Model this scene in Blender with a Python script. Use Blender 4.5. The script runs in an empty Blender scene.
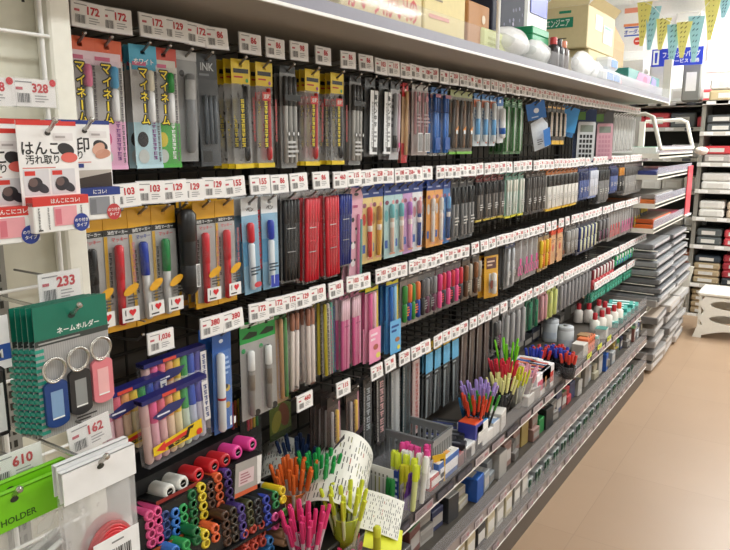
import bpy, math, random
from mathutils import Vector, Matrix, Quaternion
rnd = random.Random(11)
SC = bpy.context.scene
COL = SC.collection
PI = math.pi
# ------------------------------------------------------------------ camera geometry (room: y along the aisle, x out of the shelving)
CAM = Vector((1.25, 0.0, 1.45)); FPX = 685.0
PH = math.radians(10.826); TH = math.radians(33.636)
CW = Vector((-math.sin(TH)*math.cos(PH), math.cos(TH)*math.cos(PH), -math.sin(PH)))
CR = Vector((math.cos(TH), math.sin(TH), 0)); CU = CR.cross(CW)
def ray(px, py): return CW + CR*((px-365)/FPX) + CU*((275-py)/FPX)
def at(px, py, d):                      # point on the upright plane d metres left of the aisle line
    r = ray(px, py); return CAM + r*(-d/r.x)
def atz(px, py, z):
    r = ray(px, py); return CAM + r*((z-CAM.z)/r.z)
def aty(px, py, y):
    r = ray(px, py); return CAM + r*(y/r.y)
# ------------------------------------------------------------------ writing (all text meshes are made first, while the scene is empty)
PRICES = ['172','129','86','103','155','328','233','610','162','1,036','380','460','115','98','210','258','108']
WORDS = PRICES + list('マイネームホワイト限定筆ペン中字はんこ汚れ取印り') + ['はんこ','汚れ取り','印','ネームホルダー','ホワイト','はんこにコレ!','にコレ!',
  'I','のり付き','タイプ','HOLDER','マーカー','ツイン','マッキー','フェルト','INK','ファンシーバッグ','サービス 価格','かいり!かい!の','エンジニア','税込','ペン','マーク','油性マーカー','オーダー','M','速乾','A4','消','細字']
TX = {}
def _prep():
    for s in sorted(set(WORDS)):
        c = bpy.data.curves.new('lettering', 'FONT'); c.body = s; c.resolution_u = 2; c.offset = 0.035 if s[0].isdigit() else 0.018
        o = bpy.data.objects.new('lettering', c); COL.objects.link(o)
        dg = bpy.context.evaluated_depsgraph_get(); dg.update()
        me = bpy.data.meshes.new_from_object(o.evaluated_get(dg))
        vs = [(v.co.x, v.co.y) for v in me.vertices]
        if vs:
            x0 = min(v[0] for v in vs); x1 = max(v[0] for v in vs); y0 = min(v[1] for v in vs); y1 = max(v[1] for v in vs)
            TX[s] = ([(x-(x0+x1)/2, y-(y0+y1)/2) for x, y in vs], [tuple(p.vertices) for p in me.polygons], x1-x0, y1-y0)
        bpy.data.objects.remove(o); bpy.data.curves.remove(c); bpy.data.meshes.remove(me)
_prep()
# ------------------------------------------------------------------ materials
def lin(h):
    h = h.lstrip('#'); r = []
    for i in (0, 2, 4):
        c = int(h[i:i+2], 16)/255; r.append(c/12.92 if c <= .04045 else ((c+.055)/1.055)**2.4)
    return (*r, 1)
MC = {}
def M(hexc, rough=.45, metal=0.0, var=.06, scale=60):
    k = (hexc, rough, metal)
    if k in MC: return MC[k]
    m = bpy.data.materials.new('paint_'+hexc.strip('#')); m.use_nodes = True
    nt = m.node_tree; b = nt.nodes['Principled BSDF']
    b.inputs['Roughness'].default_value = rough; b.inputs['Metallic'].default_value = metal
    tc = nt.nodes.new('ShaderNodeTexCoord'); nz = nt.nodes.new('ShaderNodeTexNoise'); nz.inputs['Scale'].default_value = scale
    hs = nt.nodes.new('ShaderNodeHueSaturation'); hs.inputs['Color'].default_value = lin(hexc)
    mr = nt.nodes.new('ShaderNodeMapRange'); mr.inputs['To Min'].default_value = 1-var; mr.inputs['To Max'].default_value = 1+var
    nt.links.new(tc.outputs['Object'], nz.inputs['Vector']); nt.links.new(nz.outputs['Fac'], mr.inputs['Value'])
    nt.links.new(mr.outputs['Result'], hs.inputs['Value']); nt.links.new(hs.outputs['Color'], b.inputs['Base Color'])
    MC[k] = m; return m
def clear(name, fac, col=(.9,.92,.93,1), rough=.12, bump=.0, bscale=60, edge=.35, dist=.004):
    m = bpy.data.materials.new(name); m.use_nodes = True; nt = m.node_tree; b = nt.nodes['Principled BSDF']
    b.inputs['Base Color'].default_value = col; b.inputs['Roughness'].default_value = rough
    tr = nt.nodes.new('ShaderNodeBsdfTransparent'); mx = nt.nodes.new('ShaderNodeMixShader')
    lw = nt.nodes.new('ShaderNodeLayerWeight'); lw.inputs['Blend'].default_value = .35
    mr = nt.nodes.new('ShaderNodeMapRange'); mr.inputs['To Min'].default_value = fac; mr.inputs['To Max'].default_value = min(1, fac+edge)
    nt.links.new(lw.outputs['Fresnel'], mr.inputs['Value']); nt.links.new(mr.outputs['Result'], mx.inputs['Fac'])
    nt.links.new(tr.outputs[0], mx.inputs[1]); nt.links.new(b.outputs[0], mx.inputs[2])
    nt.links.new(mx.outputs[0], nt.nodes['Material Output'].inputs['Surface'])
    if bump:
        tc = nt.nodes.new('ShaderNodeTexCoord'); nz = nt.nodes.new('ShaderNodeTexNoise'); nz.inputs['Scale'].default_value = bscale
        bp = nt.nodes.new('ShaderNodeBump'); bp.inputs['Strength'].default_value = bump; bp.inputs['Distance'].default_value = dist
        nt.links.new(tc.outputs['Object'], nz.inputs['Vector']); nt.links.new(nz.outputs['Fac'], bp.inputs['Height'])
        nt.links.new(bp.outputs[0], b.inputs['Normal']); nt.links.new(bp.outputs[0], lw.inputs['Normal'])
    return m
FILM = clear('clear_film', .035, (.80,.80,.80,1), .10, .9, 30, .28, .006)
BAG = clear('bag_film', .10, (.88,.88,.88,1), .14, .5, 16, .30, .006)
ACR = clear('clear_acrylic', .04, (.75,.75,.80,1), .05, 0, 60, .14)
FROST = clear('frosted_acrylic', .38, (.52,.52,.60,1), .25, 0, 60, .2)
def emit(name, col, s):
    m = bpy.data.materials.new(name); m.use_nodes = True; b = m.node_tree.nodes['Principled BSDF']
    b.inputs['Emission Color'].default_value = col; b.inputs['Emission Strength'].default_value = s; b.inputs['Base Color'].default_value = (.9,.9,.9,1); return m
CHROME = M('#c9c7c2', .25, .9); WIRE = M('#8d8a86', .35, .7); BLK = M('#1b1b1c', .5); WHT = M('#f2f1ee', .5); CREAM = M('#ece9da', .5)
# ------------------------------------------------------------------ mesh builder
class MB:
    def __init__(s, T=None): s.v=[]; s.f=[]; s.mi=[]; s.sm=[]; s.mats=[]; s.T=T or Matrix()
    def _m(s, m):
        if m not in s.mats: s.mats.append(m)
        return s.mats.index(m)
    def add(s, vs, fs, m, smooth=False):
        b=len(s.v); i=s._m(m); s.v += [tuple(s.T@Vector(p)) for p in vs]
        for f in fs: s.f.append(tuple(b+k for k in f)); s.mi.append(i); s.sm.append(smooth)
        return s
    def box(s, x0,y0,z0,x1,y1,z1, m):
        return s.add([(x0,y0,z0),(x1,y0,z0),(x1,y1,z0),(x0,y1,z0),(x0,y0,z1),(x1,y0,z1),(x1,y1,z1),(x0,y1,z1)],
            [(0,3,2,1),(4,5,6,7),(0,1,5,4),(1,2,6,5),(2,3,7,6),(3,0,4,7)], m)
    def rbox(s, x0,y0,z0,x1,y1,z1, m, r=.008):   # box with chamfered edges
        vs=[];ps=[]
        xs=(x0,x1);ys=(y0,y1);zs=(z0,z1); idx={}
        for i in (0,1):
            for j in (0,1):
                for k in (0,1):
                    dx=r if i==0 else -r; dy=r if j==0 else -r; dz=r if k==0 else -r
                    idx[i,j,k]=len(vs); vs += [(xs[i],ys[j]+dy,zs[k]+dz),(xs[i]+dx,ys[j],zs[k]+dz),(xs[i]+dx,ys[j]+dy,zs[k])]
        I=idx
        for i in (0,1):
            q=[I[i,0,0],I[i,1,0],I[i,1,1],I[i,0,1]]; ps.append(tuple(q if i else q[::-1]))
            q=[I[0,i,0]+1,I[1,i,0]+1,I[1,i,1]+1,I[0,i,1]+1]; ps.append(tuple(q[::-1] if i else q))
            q=[I[0,0,i]+2,I[1,0,i]+2,I[1,1,i]+2,I[0,1,i]+2]; ps.append(tuple(q if i else q[::-1]))
        for i in (0,1):
            for j in (0,1):
                a,b=I[i,j,0],I[i,j,1]; ps.append((a,a+1,b+1,b))
                a,b=I[i,0,j],I[i,1,j]; ps.append((a,b,b+2,a+2))
                a,b=I[0,i,j],I[1,i,j]; ps.append((a+1,a+2,b+2,b+1))
                for k in (0,1): t=I[i,j,k]; 
        for k in I.values(): ps.append((k,k+1,k+2))
        return s.add(vs,ps,m)
    def quad(s, p, m): return s.add(p, [tuple(range(len(p)))], m)
    def rect(s, x,u0,v0,u1,v1,m): return s.add([(x,u0,v0),(x,u1,v0),(x,u1,v1),(x,u0,v1)],[(0,1,2,3)],m)
    def text(s, t, x,uc,vc,size,m, rot=0, wmax=None):
        vs,fs,w,h = TX[t]; k=size/max(h,.4)
        if h < .5: k = size/.75
        kx=k
        if wmax and w*k>wmax: kx=wmax/w
        c,sn=math.cos(rot),math.sin(rot)
        return s.add([(x, uc+a*kx*c-b*k*sn, vc+a*kx*sn+b*k*c) for a,b in vs], fs, m)
    def vtext(s, t, x,uc,v0,size,m, out=None):
        for i,ch in enumerate(t):
            vc=v0-size*(i+.5)*1.08
            if ch=='ー':
                for (mm,e,xx) in (((out,.22,x-.0003),) if out else ())+((m,.08,x),):
                    s.rect(xx,uc-size*e,vc-size*.38-e*size*.4,uc+size*e,vc+size*.38+e*size*.4,mm)
                continue
            if ch not in TX: continue
            if out: 
                for a,b in ((1,0),(-1,0),(0,1),(0,-1),(.7,.7),(-.7,.7),(.7,-.7),(-.7,-.7)): s.text(ch,x-.0003-.00002*(a+2*b),uc+a*size*.13,vc+b*size*.13,size*.86,out)
            s.text(ch,x,uc,vc,size*.86,m)
        return s
    def disc(s, x,uc,vc,ru,rv,m,rot=0,n=18):
        c,sn=math.cos(rot),math.sin(rot); p=[]
        for i in range(n):
            a=ru*math.cos(2*PI*i/n); b=rv*math.sin(2*PI*i/n); p.append((x,uc+a*c-b*sn,vc+a*sn+b*c))
        return s.add(p,[tuple(range(n))],m)
    def prism(s, pts, x0,x1,m, front=None):   # outline in (u,v) extruded along x
        n=len(pts); vs=[(x0,u,v) for u,v in pts]+[(x1,u,v) for u,v in pts]
        s.add(vs,[tuple(range(n))[::-1]]+[(i,(i+1)%n,n+(i+1)%n,n+i) for i in range(n)],m)
        return s.add([(x1,u,v) for u,v in pts],[tuple(range(n))],front or m)
    def tube(s, path, r, m, seg=8, closed=False):
        path=[Vector(p) for p in path]; n=len(path); rings=[]; up=None; vs=[]
        for i,p in enumerate(path):
            if closed: t=(path[(i+1)%n]-path[i-1]).normalized()
            else: t=(path[min(i+1,n-1)]-path[max(i-1,0)]).normalized()
            if up is None: up=t.orthogonal().normalized()
            up=(up-t*up.dot(t)); up=up.normalized() if up.length>1e-6 else t.orthogonal().normalized()
            b=t.cross(up)
            for k in range(seg):
                a=2*PI*k/seg; vs.append(p+(up*math.cos(a)+b*math.sin(a))*r)
        fs=[]
        for i in range(n if closed else n-1):
            j=(i+1)%n
            for k in range(seg): fs.append((i*seg+k,i*seg+(k+1)%seg,j*seg+(k+1)%seg,j*seg+k))
        s.add(vs,fs,m,True)
        if not closed: s.add(vs[:seg],[tuple(range(seg))[::-1]],m); s.add(vs[-seg:],[tuple(range(seg))],m)
        return s
    def lathe(s, prof, m, o=(0,0,0), ax=(0,0,1), seg=12, cap=True):   # prof: list of (r,h)
        o=Vector(o); ax=Vector(ax).normalized(); u=ax.orthogonal().normalized(); w=ax.cross(u); vs=[]
        for r,h in prof:
            for k in range(seg):
                a=2*PI*k/seg; vs.append(o+ax*h+(u*math.cos(a)+w*math.sin(a))*max(r,1e-5))
        fs=[]
        for i in range(len(prof)-1):
            for k in range(seg): fs.append((i*seg+k,i*seg+(k+1)%seg,(i+1)*seg+(k+1)%seg,(i+1)*seg+k))
        s.add(vs,fs,m,True)
        if cap: s.add(vs[:seg],[tuple(range(seg))[::-1]],m); s.add(vs[-seg:],[tuple(range(seg))],m)
        return s
    def lines(s,x,u0,v0,u1,v1,n,m,thick=.5):
        h=(v1-v0)/n
        for i in range(n):
            e=u0+(u1-u0)*(.6+.4*((i*37)%10)/10); s.rect(x,u0,v0+h*i+h*(1-thick)/2,e,v0+h*i+h*(1+thick)/2,m)
        return s
    def glyphs(s,x,u0,v0,u1,v1,n,m):   # a column of small illegible marks
        h=(v1-v0)/n; w=u1-u0
        for i in range(n):
            a=v0+h*i+h*.12; b=v0+h*(i+1)-h*.12; k=(i*7+3)%5
            s.rect(x,u0,b-h*.2,u1,b,m); s.rect(x,u0+w*(.1+.12*k),a,u0+w*(.34+.12*k),b,m)
            s.rect(x,u0+w*.1,a+h*.30,u1-w*.05,a+h*.42,m)
            if k!=2: s.rect(x,u0,a,u1,a+h*.12,m)
            if k%2: s.rect(x,u0+w*.74,a,u0+w*.9,a+h*.4,m)
        return s
    def barcode(s,x,u0,v0,u1,v1,m,n=11):
        w=(u1-u0)/n
        for i in range(n):
            e=.3+.12*((i*5)%4); s.rect(x,u0+w*i,v0,u0+w*(i+e),v1,m)
        return s
    def build(s, name, parent=None, loc=None):
        me=bpy.data.meshes.new(name); me.from_pydata(s.v,[],s.f)
        for m in s.mats: me.materials.append(m)
        me.polygons.foreach_set('material_index',s.mi); me.polygons.foreach_set('use_smooth',s.sm); me.update()
        o=bpy.data.objects.new(name,me); COL.objects.link(o)
        if parent: o.parent=parent
        if loc is not None: o.location=loc
        return o
def tag(o,label=None,cat=None,group=None,kind=None):
    if label: o['label']=label
    if cat: o['category']=cat
    if group: o['group']=group
    if kind: o['kind']=kind
    return o
def thing(name,loc,label,cat,group=None,rot=None):
    o=bpy.data.objects.new(name,None); COL.objects.link(o); o.empty_display_size=.02; o.location=loc
    if rot is not None: o.rotation_euler=rot
    return tag(o,label,cat,group)
class Proto:      # the first placing moves the thing itself, every later one copies it with copies of its parts and sub-parts
    def __init__(s,root):
        s.root=root; s.used=False; s.tree=[(c,list(c.children)) for c in root.children]
    def put(s,loc,rot=(0,0,0),label=None,group=None):
        if not s.used: s.used=True; r=s.root
        else:
            r=s.root.copy(); COL.objects.link(r)
            for ch,gs in s.tree:
                c=ch.copy(); COL.objects.link(c); c.parent=r
                for g in gs: e=g.copy(); COL.objects.link(e); e.parent=c
        r.location=loc; r.rotation_euler=rot
        if label: r['label']=label
        if group: r['group']=group
        return r
def struct(o): o['kind']='structure'; return o
_o1='zeroth first second third fourth fifth sixth seventh eighth ninth tenth eleventh twelfth thirteenth fourteenth fifteenth sixteenth seventeenth eighteenth nineteenth'.split()
def ordn(n):
    if n<20: return _o1[n]
    t=n//10; u=n%10
    return ('twentieth thirtieth fortieth fiftieth sixtieth seventieth eightieth ninetieth'.split()[t-2] if u==0 else 'twenty thirty forty fifty sixty seventy eighty ninety'.split()[t-2]+'-'+_o1[u])
def aim(v): return Vector(v).to_track_quat('Z','Y').to_euler()
# ------------------------------------------------------------------ the setting
def floor_mat():
    m=bpy.data.materials.new('vinyl_floor'); m.use_nodes=True; nt=m.node_tree; b=nt.nodes['Principled BSDF']; b.inputs['Roughness'].default_value=.38
    tc=nt.nodes.new('ShaderNodeTexCoord'); br=nt.nodes.new('ShaderNodeTexBrick'); br.offset=0; br.inputs['Scale'].default_value=1
    br.inputs['Brick Width'].default_value=.6; br.inputs['Row Height'].default_value=.6; br.inputs['Mortar Size'].default_value=.0016
    br.inputs['Color1'].default_value=lin('#a68a70'); br.inputs['Color2'].default_value=lin('#a98d73'); br.inputs['Mortar'].default_value=lin('#9b8069')
    nz=nt.nodes.new('ShaderNodeTexNoise'); nz.inputs['Scale'].default_value=2.2; nz.inputs['Detail'].default_value=6
    mx=nt.nodes.new('ShaderNodeMixRGB'); mx.blend_type='MULTIPLY'; mx.inputs['Fac'].default_value=.16
    nt.links.new(tc.outputs['Object'],br.inputs['Vector']); nt.links.new(tc.outputs['Object'],nz.inputs['Vector'])
    nt.links.new(br.outputs['Color'],mx.inputs[1]); nt.links.new(nz.outputs['Fac'],mx.inputs[2]); nt.links.new(mx.outputs[0],b.inputs['Base Color']); return m
def shell(name,x0,y0,z0,x1,y1,z1,m): return struct(MB().box(x0,y0,z0,x1,y1,z1,m).build(name))
shell('floor',-1.2,-2.0,-.05,4.2,7.2,0,floor_mat())
shell('ceiling',-1.2,-2.0,2.75,4.2,7.2,2.85,M('#f4f4f2',.8))
shell('wall_back',-1.2,7.1,0,4.2,7.2,2.75,M('#f3f2ef',.8))
shell('wall_right',4.1,-2.0,0,4.2,7.1,2.75,M('#eceae4',.8))
shell('wall_left',-1.2,-2.0,0,-1.1,7.1,2.75,M('#eceae4',.8))
shell('wall_front',-1.1,-2.0,0,4.1,-1.9,2.75,M('#eceae4',.8))
# ------------------------------------------------------------------ the shelving: back panel with black mesh, base, top shelf, lower shelves
Y0,Y1=-.55,4.42; DK=M('#3a3733',.6); DK2=M('#24221f',.6); GREY=M('#77726b',.5)
g=thing('shelving_back',(0,1.9,0),'dark back panel of the pen shelving behind the hanging packs','shelving')
b=MB().box(-.04,Y0-1.9,.0,0,Y1-1.9,1.70,M('#5a554d',.7)); b.build('back_panel',g)
b=MB()
for i in range(9): y=Y0+.02+(Y1-Y0-.04)*i/8-1.9; b.box(0,y-.012,.1,.02,y+.012,1.68,DK)
b.build('slotted_uprights',g)
b=MB()
for z in [.62+.055*i for i in range(19)]: b.box(.026,Y0+.6-1.9,z-.003,.032,Y1-1.9,z+.003,DK2)
for i in range(72): y=Y0+.7+.058*i-1.9; b.box(.022,y-.002,.6,.026,y+.002,1.64,DK2)
b.build('black_grid',g)
def shelf(name,label,x1,zt,y0,y1,th=.03,guard=.05,col='#a79f94',lipc='#dcdad6',band=True,x0=0.034,rail='#8c8b9a'):
    g=thing(name,(0,y0,zt),label,'shelf'); L=y1-y0
    MB().box(x0,0,-th,x1-.006,L,0,M(col,.5)).build('shelf_board',g)
    MB().box(x1-.006,0,-th-.004,x1,L,-th+.002,M('#f6f5f2',.4)).build('front_lip',g)
    r=MB().box(x1-.006,0,-th+.002,x1-.001,L,.004,M(rail,.35)).build('price_rail',g)
    if guard: MB().box(x1-.004,0,.004,x1-.001,L,.004+guard,FROST if band else ACR).build('acrylic_guard',g)
    return g
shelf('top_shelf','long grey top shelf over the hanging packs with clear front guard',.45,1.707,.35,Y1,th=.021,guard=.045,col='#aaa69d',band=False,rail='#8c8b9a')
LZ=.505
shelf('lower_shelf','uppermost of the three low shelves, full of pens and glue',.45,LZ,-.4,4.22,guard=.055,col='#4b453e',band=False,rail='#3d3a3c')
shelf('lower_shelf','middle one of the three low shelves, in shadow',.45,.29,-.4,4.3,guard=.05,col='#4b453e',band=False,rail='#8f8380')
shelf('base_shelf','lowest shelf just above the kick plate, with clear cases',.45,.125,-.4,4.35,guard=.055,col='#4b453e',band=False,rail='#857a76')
tag(MB().box(.30,-.4,0,.44,4.35,.085,M('#5b5148',.6)).build('kick_plate'),'dark brown kick plate along the floor under the lowest shelf','kick plate')
# shelf price cards along the three rails
def rail_cards(z,d,ys,w,where,dark):
    for i,y in enumerate(ys):
        c='#2c2c38' if i in dark else rnd.choice(['#a89a9c','#95878b','#b8acae'])
        o=MB(); o.box(-.0006,-w/2,-.012,.0006,w/2,.012,M(c,.5))
        o.lines(.0008,-w*.42,-.008,w*.1,.008,3,M('#6c5a5e' if i not in dark else '#53535f')); o.rect(.0008,w*.15,-.006,w*.42,.004,M('#9c6870' if i not in dark else '#484858'))
        o=o.build('shelf_price_card',None,(1.25-d+.002,y,z)); tag(o,('dark' if i in dark else 'pale')+' price card, '+ordn(i+1)+' from near end on the '+where,'price card','price cards on the '+where)
rail_cards(LZ-.014,.8,[1.36+.125*i for i in range(22)],.10,'upper low rail',(0,2,3,6,10))
rail_cards(.29-.014,.8,[1.75+.10*i for i in range(24)],.06,'middle low rail',())
rail_cards(.125-.012,.8,[2.0+.11*i for i in range(20)],.055,'lowest rail',())
# ------------------------------------------------------------------ white display panel at the near left, with wire grid
XP=.37
g=thing('display_stand',(XP-.03,.0,.9),'cream upright display board with white edge post at left','display panel')
b=MB().box(-.012,-.55,-.28,0,.592,.82,M('#e7e4d3',.55)).build('board',g)
MB().rbox(0,.562,-.28,.034,.595,.82,M('#f3f1e6',.45),.003).build('edge_post',g)
b=MB().box(0,.455,-.28,.012,.483,.82,M('#8f8d86',.5))
for i in range(60): z=-.26+.018*i; b.box(.0118,.462,z,.0125,.467,z+.010,M('#26251f')); b.box(.0118,.471,z,.0125,.476,z+.010,M('#26251f'))
b.build('slotted_strip',g)
b=MB().box(.0,.5465,.735,.0006,.5505,.752,M('#1d1c1a')).build('slot_hole',g)
b=MB(); 
for y in (.10,.20,.30,.40,.452,.552): b.tube([(0,y,-.55),(0,y,.45)],.0032,WHT)
for z in (-.5,-.38,-.26,-.14,-.02,.10,.19): b.tube([(.004,-.3,z),(.004,.56,z)],.0026,WHT)
b=b.build('wire_grid',None,(XP,0,1.40)); tag(b,'white wire grid fixed over the cream board at left','wire grid')
# hooks for the near display
def peg(p,L,label,tilt=.05,grp='chrome display pegs on the wire grid'):
    g=thing('display_hook',p,label,'hook',grp)
    MB().tube([(-L,0,-.002),(-.02,0,-.004),(-.008,0,.0),(.004,0,.010)],.0026,CHROME,10).build('prong',g)
    MB().lathe([(.0005,-.001),(.0036,0),(.0036,.003),(.0005,.005)],CHROME,(.003,0,.009),(.7,0,.7),10).build('tip',g)
    return g
def price_tag_mesh(num,w,h,full=True):
    b=MB(); b.box(-.0007,-w/2,-h/2,.0007,w/2,h/2,M('#f4f2f0',.45)); x=.0012; K=M('#4a4a4c')
    R=M('#c8303a')
    b.text(num,x,w*.14,h*.18,h*.34,R,wmax=w*.46)
    b.rect(x,-w*.40,-h*.38,-w*.08,-h*.02,M('#e4e2e0')); b.barcode(x+.0003,-w*.39,-h*.36,-w*.10,-h*.03,K,9)
    b.lines(x,.0,-h*.36,w*.36,-h*.06,3,M('#a9a7a8'),.4); b.lines(x,-w*.42,h*.34,w*.2,h*.42,1,M('#9a989a'))
    b.lines(x,-w*.42,h*.08,-w*.16,h*.20,1,M('#c8606a'),.8)
    return b
def near_tag(p,num,w,h,label,dot=False,flag='#f6f4f1',rz=0,rx=0,txt=None):
    b=price_tag_mesh(num,w,h)
    if dot: b.disc(.0015,w*.44,h*.40,.0042,.0042,M('#d5262e'))
    o=b.build('price_tag'); t=thing('price_tag',p,label,'price tag','price tags at the near left display',(rx,0,rz)); o.name='price_card'; o.parent=t
    s=MB().box(.002,-w/2-.002,-h/2-.002,.003,w/2+.002,h/2+.002,ACR).build('tag_sleeve',t)
    MB().tube([(-.10,0,h*.3),(-.004,0,h*.3)],.0016,WIRE).build('holder_wire',t)
    return t
dT=.775
near_tag(at(34,93,dT),'328',.053,.031,'price tag 328 with red dot, right of its twin above the stamp erasers',True)
near_tag(at(-11,91,dT),'328',.053,.031,'price tag with red dot cut by the left picture edge, above stamp erasers',True)
near_tag(at(60,287,dT),'233',.056,.039,'price tag 233 between the stamp erasers and key tag cards')
near_tag(at(90,434,.685),'162',.055,.035,'price tag 162 below the key tag cards',rx=.08)
near_tag(at(15,467,.70),'610',.062,.036,'price tag 610 over the bright green bag header')
# stamp eraser cards
def hanko(red):
    C=M('#d6382f') if red else M('#243a86'); g=thing('stamp_eraser_pack',(0,0,0),'x','eraser pack'); w,h=.088,.150
    P=[(-w/2,.016),(-w/2,.016-h),(w/2,.016-h),(w/2,.016)]
    b=MB(); t0=.016
    b.box(-.0005,-w/2,t0-h,.0005,w/2,t0,M('#f5f3f2',.4)); x=.0009
    b.rect(x,-w/2,t0-.006,w/2,t0,C)
    b.disc(x+.0003,.0,.0,.0045,.0035,M('#3b3733'))
    b.rect(x,.008,t0-.026,.038,t0-.016,M('#e9e4e4')); b.lines(x+.0003,.011,t0-.024,.036,t0-.018,1,M('#b5adad'))
    K=M('#232122')
    b.text('はんこ' if red else '印',x,-.012 if red else -.004,t0-.036,.017 if red else .022,K); b.text('汚れ取り' if red else 'り',x,-.010,t0-.051,.0125,K)
    b.disc(x,.026,t0-.038,.013,.0085,M('#2d2a2c'),-.3); b.disc(x+.0003,.030,t0-.049,.013,.007,M('#e2695f' if red else '#d9a892'))
    if not red: b.disc(x+.0004,.022,t0-.042,.012,.008,M('#d9a892'),.5); b.disc(x+.0004,.028,t0-.05,.013,.007,M('#c98f78'),.2)
    b.lines(x,-.040,t0-.0635,.040,t0-.0605,1,M('#d98880'))
    if red:
        for u in (-.022,.018):
            b.rect(x,u-.018,t0-.098,u+.019,t0-.064,M('#d9d8dc')); b.rect(x+.0003,u-.016,t0-.072,u-.001,t0-.066,C)
            b.disc(x+.0004,u-.002,t0-.084,.011,.0095,M('#2f2d33'),.4); b.disc(x+.0006,u-.005,t0-.081,.0065,.006,M('#6a5552')); b.disc(x+.0004,u+.008,t0-.089,.010,.006,M('#35343d'),-.5)
    else:
        b.rect(x,-.03,t0-.070,-.005,t0-.064,C); b.rect(x,-.042,t0-.1,.042,t0-.074,M('#bfb6ad')); b.prism([(-.03,t0-.088),(-.03,t0-.1),(.042,t0-.1),(.042,t0-.078)],x,x+.0004,M('#3a2c26'))
    b.build('backing_card',g)
    b=MB(); e=.016; z1=t0-.1; z0=t0-h-.0
    b.rbox(.0008,-w/2+.004,z0+.002,e,w/2,z1-.006,WHT,.0012)
    b.box(.0008,-w/2+.004,z1-.012,e+.0003,w/2+.0003,z1,C); x=e+.0008
    b.text('はんこにコレ!' if red else 'にコレ!',x,.008,z1-.006,.0062,WHT,wmax=.06)
    b.glyphs(x,-.034,z0+.006,-.031,z1-.014,8,M('#5a5658')); b.glyphs(x,-.020,z0+.006,-.0175,z1-.014,9,M('#6b6668'))
    b.glyphs(x,.030,z0+.014,.033,z1-.014,7,M('#6a6668')); b.lines(x,-.035,z0+.004,-.024,z0+.008,1,K)
    b.build('eraser_box',g)
    b=MB().rect(e+.0009,-.011,z0+.010,.024,z1-.014,M('#eaa3ab' if red else '#8e9096')); 
    b.rect(e+.0012,-.009,z0+.012,.0,z1-.017,M('#d97684' if red else '#77797f')); b.build('window',g)
    b=MB().disc(e+.0014,.030,z0+.012,.0125,.0125,M('#22398f' if red else '#c23a3c'),n=24); b.text('のり付き',e+.0018,.030,z0+.0155,.0052,WHT); b.text('タイプ',e+.0018,.030,z0+.0085,.0052,WHT); b.build('round_sticker',g)
    g.scale=(.86,.86,.86)
    return Proto(g)
hr=hanko(True); p0=at(47,133,.755)
posn=['white and red stamp eraser pack in front, beside the blue one','white and red stamp eraser pack second from front on its hook','white and red stamp eraser pack third from front, at left edge','white and red stamp eraser pack hindmost, cut by picture edge']
for i in range(3): hr.put(p0+Vector((-.022*i,-.006*i-(.008 if i>1 else 0),.0015*i)),(0,0,.03-.05*i),posn[i],'red stamp eraser packs')
peg(p0+Vector((.014,0,.004)),.15,'chrome peg through the front red stamp eraser packs')
hr.put(at(-8,141,.765),(0,0,-.05),posn[3],'red stamp eraser packs')
hb=hanko(False); p1=at(84,131,.80); hb.put(p1,(0,0,0),'white and blue stamp eraser pack half behind the red ones','blue stamp eraser packs')
hb.put(p1+Vector((-.02,-.003,0)),(0,0,.02),'white and blue stamp eraser pack behind the front blue one','blue stamp eraser packs')
peg(p1+Vector((.014,0,.004)),.12,'chrome peg through the blue stamp eraser packs')
# key tag cards
def keycard():
    g=thing('key_tag_card',(0,0,0),'x','key tag card'); w,h,t=.098,.158,.018; G=M('#12725c',.4); TE=M('#2d9a86',.35)
    b=MB(); b.box(-.0005,-w/2,t-h,.0005,w/2,t,M('#a9a7a6',.45)); b.box(-.0007,-w/2,t-.040,.0008,w/2,t,G)
    for i in range(32): u=-w/2+.003+i*.003; b.rect(.0008,u,t-h,u+.0011,t-.047,M('#b9b7b5'))
    b.rect(.0010,-w/2,t-.047,w/2,t-.040,M('#3a3f3c')); b.lines(.0013,-w*.46,t-.046,w*.46,t-.0415,1,M('#a9aaa8'),.4)
    b.text('ネームホルダー',.0012,.008,t-.033,.008,WHT); b.disc(.0012,0,0,.005,.0035,M('#26332e'))
    b.lines(.0012,-.004,t-h+.005,.028,t-h+.013,2,M('#3a3838'))
    b.build('backing_card',g)
    b=MB()
    for i in range(14): z=t-.05-i*.0076; b.box(-.010,-w/2-.001,z-.0042,.001,-w/2+.010,z,TE)
    b.build('printed_edge',g)
    for i,(c,c2) in enumerate((('#1e3f7d','#7f9fc4'),('#2d2d2f','#8d8f8e'),('#df7f88','#efb5b6'))):
        u=-.031+.032*i; z=t-.118+.005*i
        pts=[]
        for k in range(24):
            a=2*PI*k/24; cx=math.cos(a); cz=math.sin(a); pts.append((u+.0145*max(-1,min(1,cx*1.25)),z+ (.016 if cz>=0 else -.016)+.013*cz))
        m=M(c,.3); o=MB().prism(pts,.002,.0065,m).build('key_tag',g)
        f=MB().rect(.0068,u-.0078,z-.018,u+.0078,z+.016,M(c2,.35)).rect(.0071,u-.0076,z-.0182,u+.0076,z-.0163,WHT).build('paper_window',o)
        MB().tube([(.006+.0012*math.sin(a*2),u+.0145*math.cos(a),z+.041+.0145*math.sin(a)) for a in [2*PI*k/20 for k in range(20)]],.0015,CHROME,6,True).tube([(.006,u+.0128*math.cos(a),z+.0415+.0128*math.sin(a)) for a in [2*PI*k/20 for k in range(20)]],.0010,CHROME,6,True).build('split_ring',o)
    g.scale=(.97,.97,.97)
    return Proto(g)
kc=keycard(); p0=at(71,315,.71)
kl=['green-headed card of three key tags, foremost of its hook','green-headed key tag card second from the front on its hook','green-headed key tag card third from the front on its hook','green-headed key tag card fourth from the front on its hook','green-headed key tag card hindmost on its hook']
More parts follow.
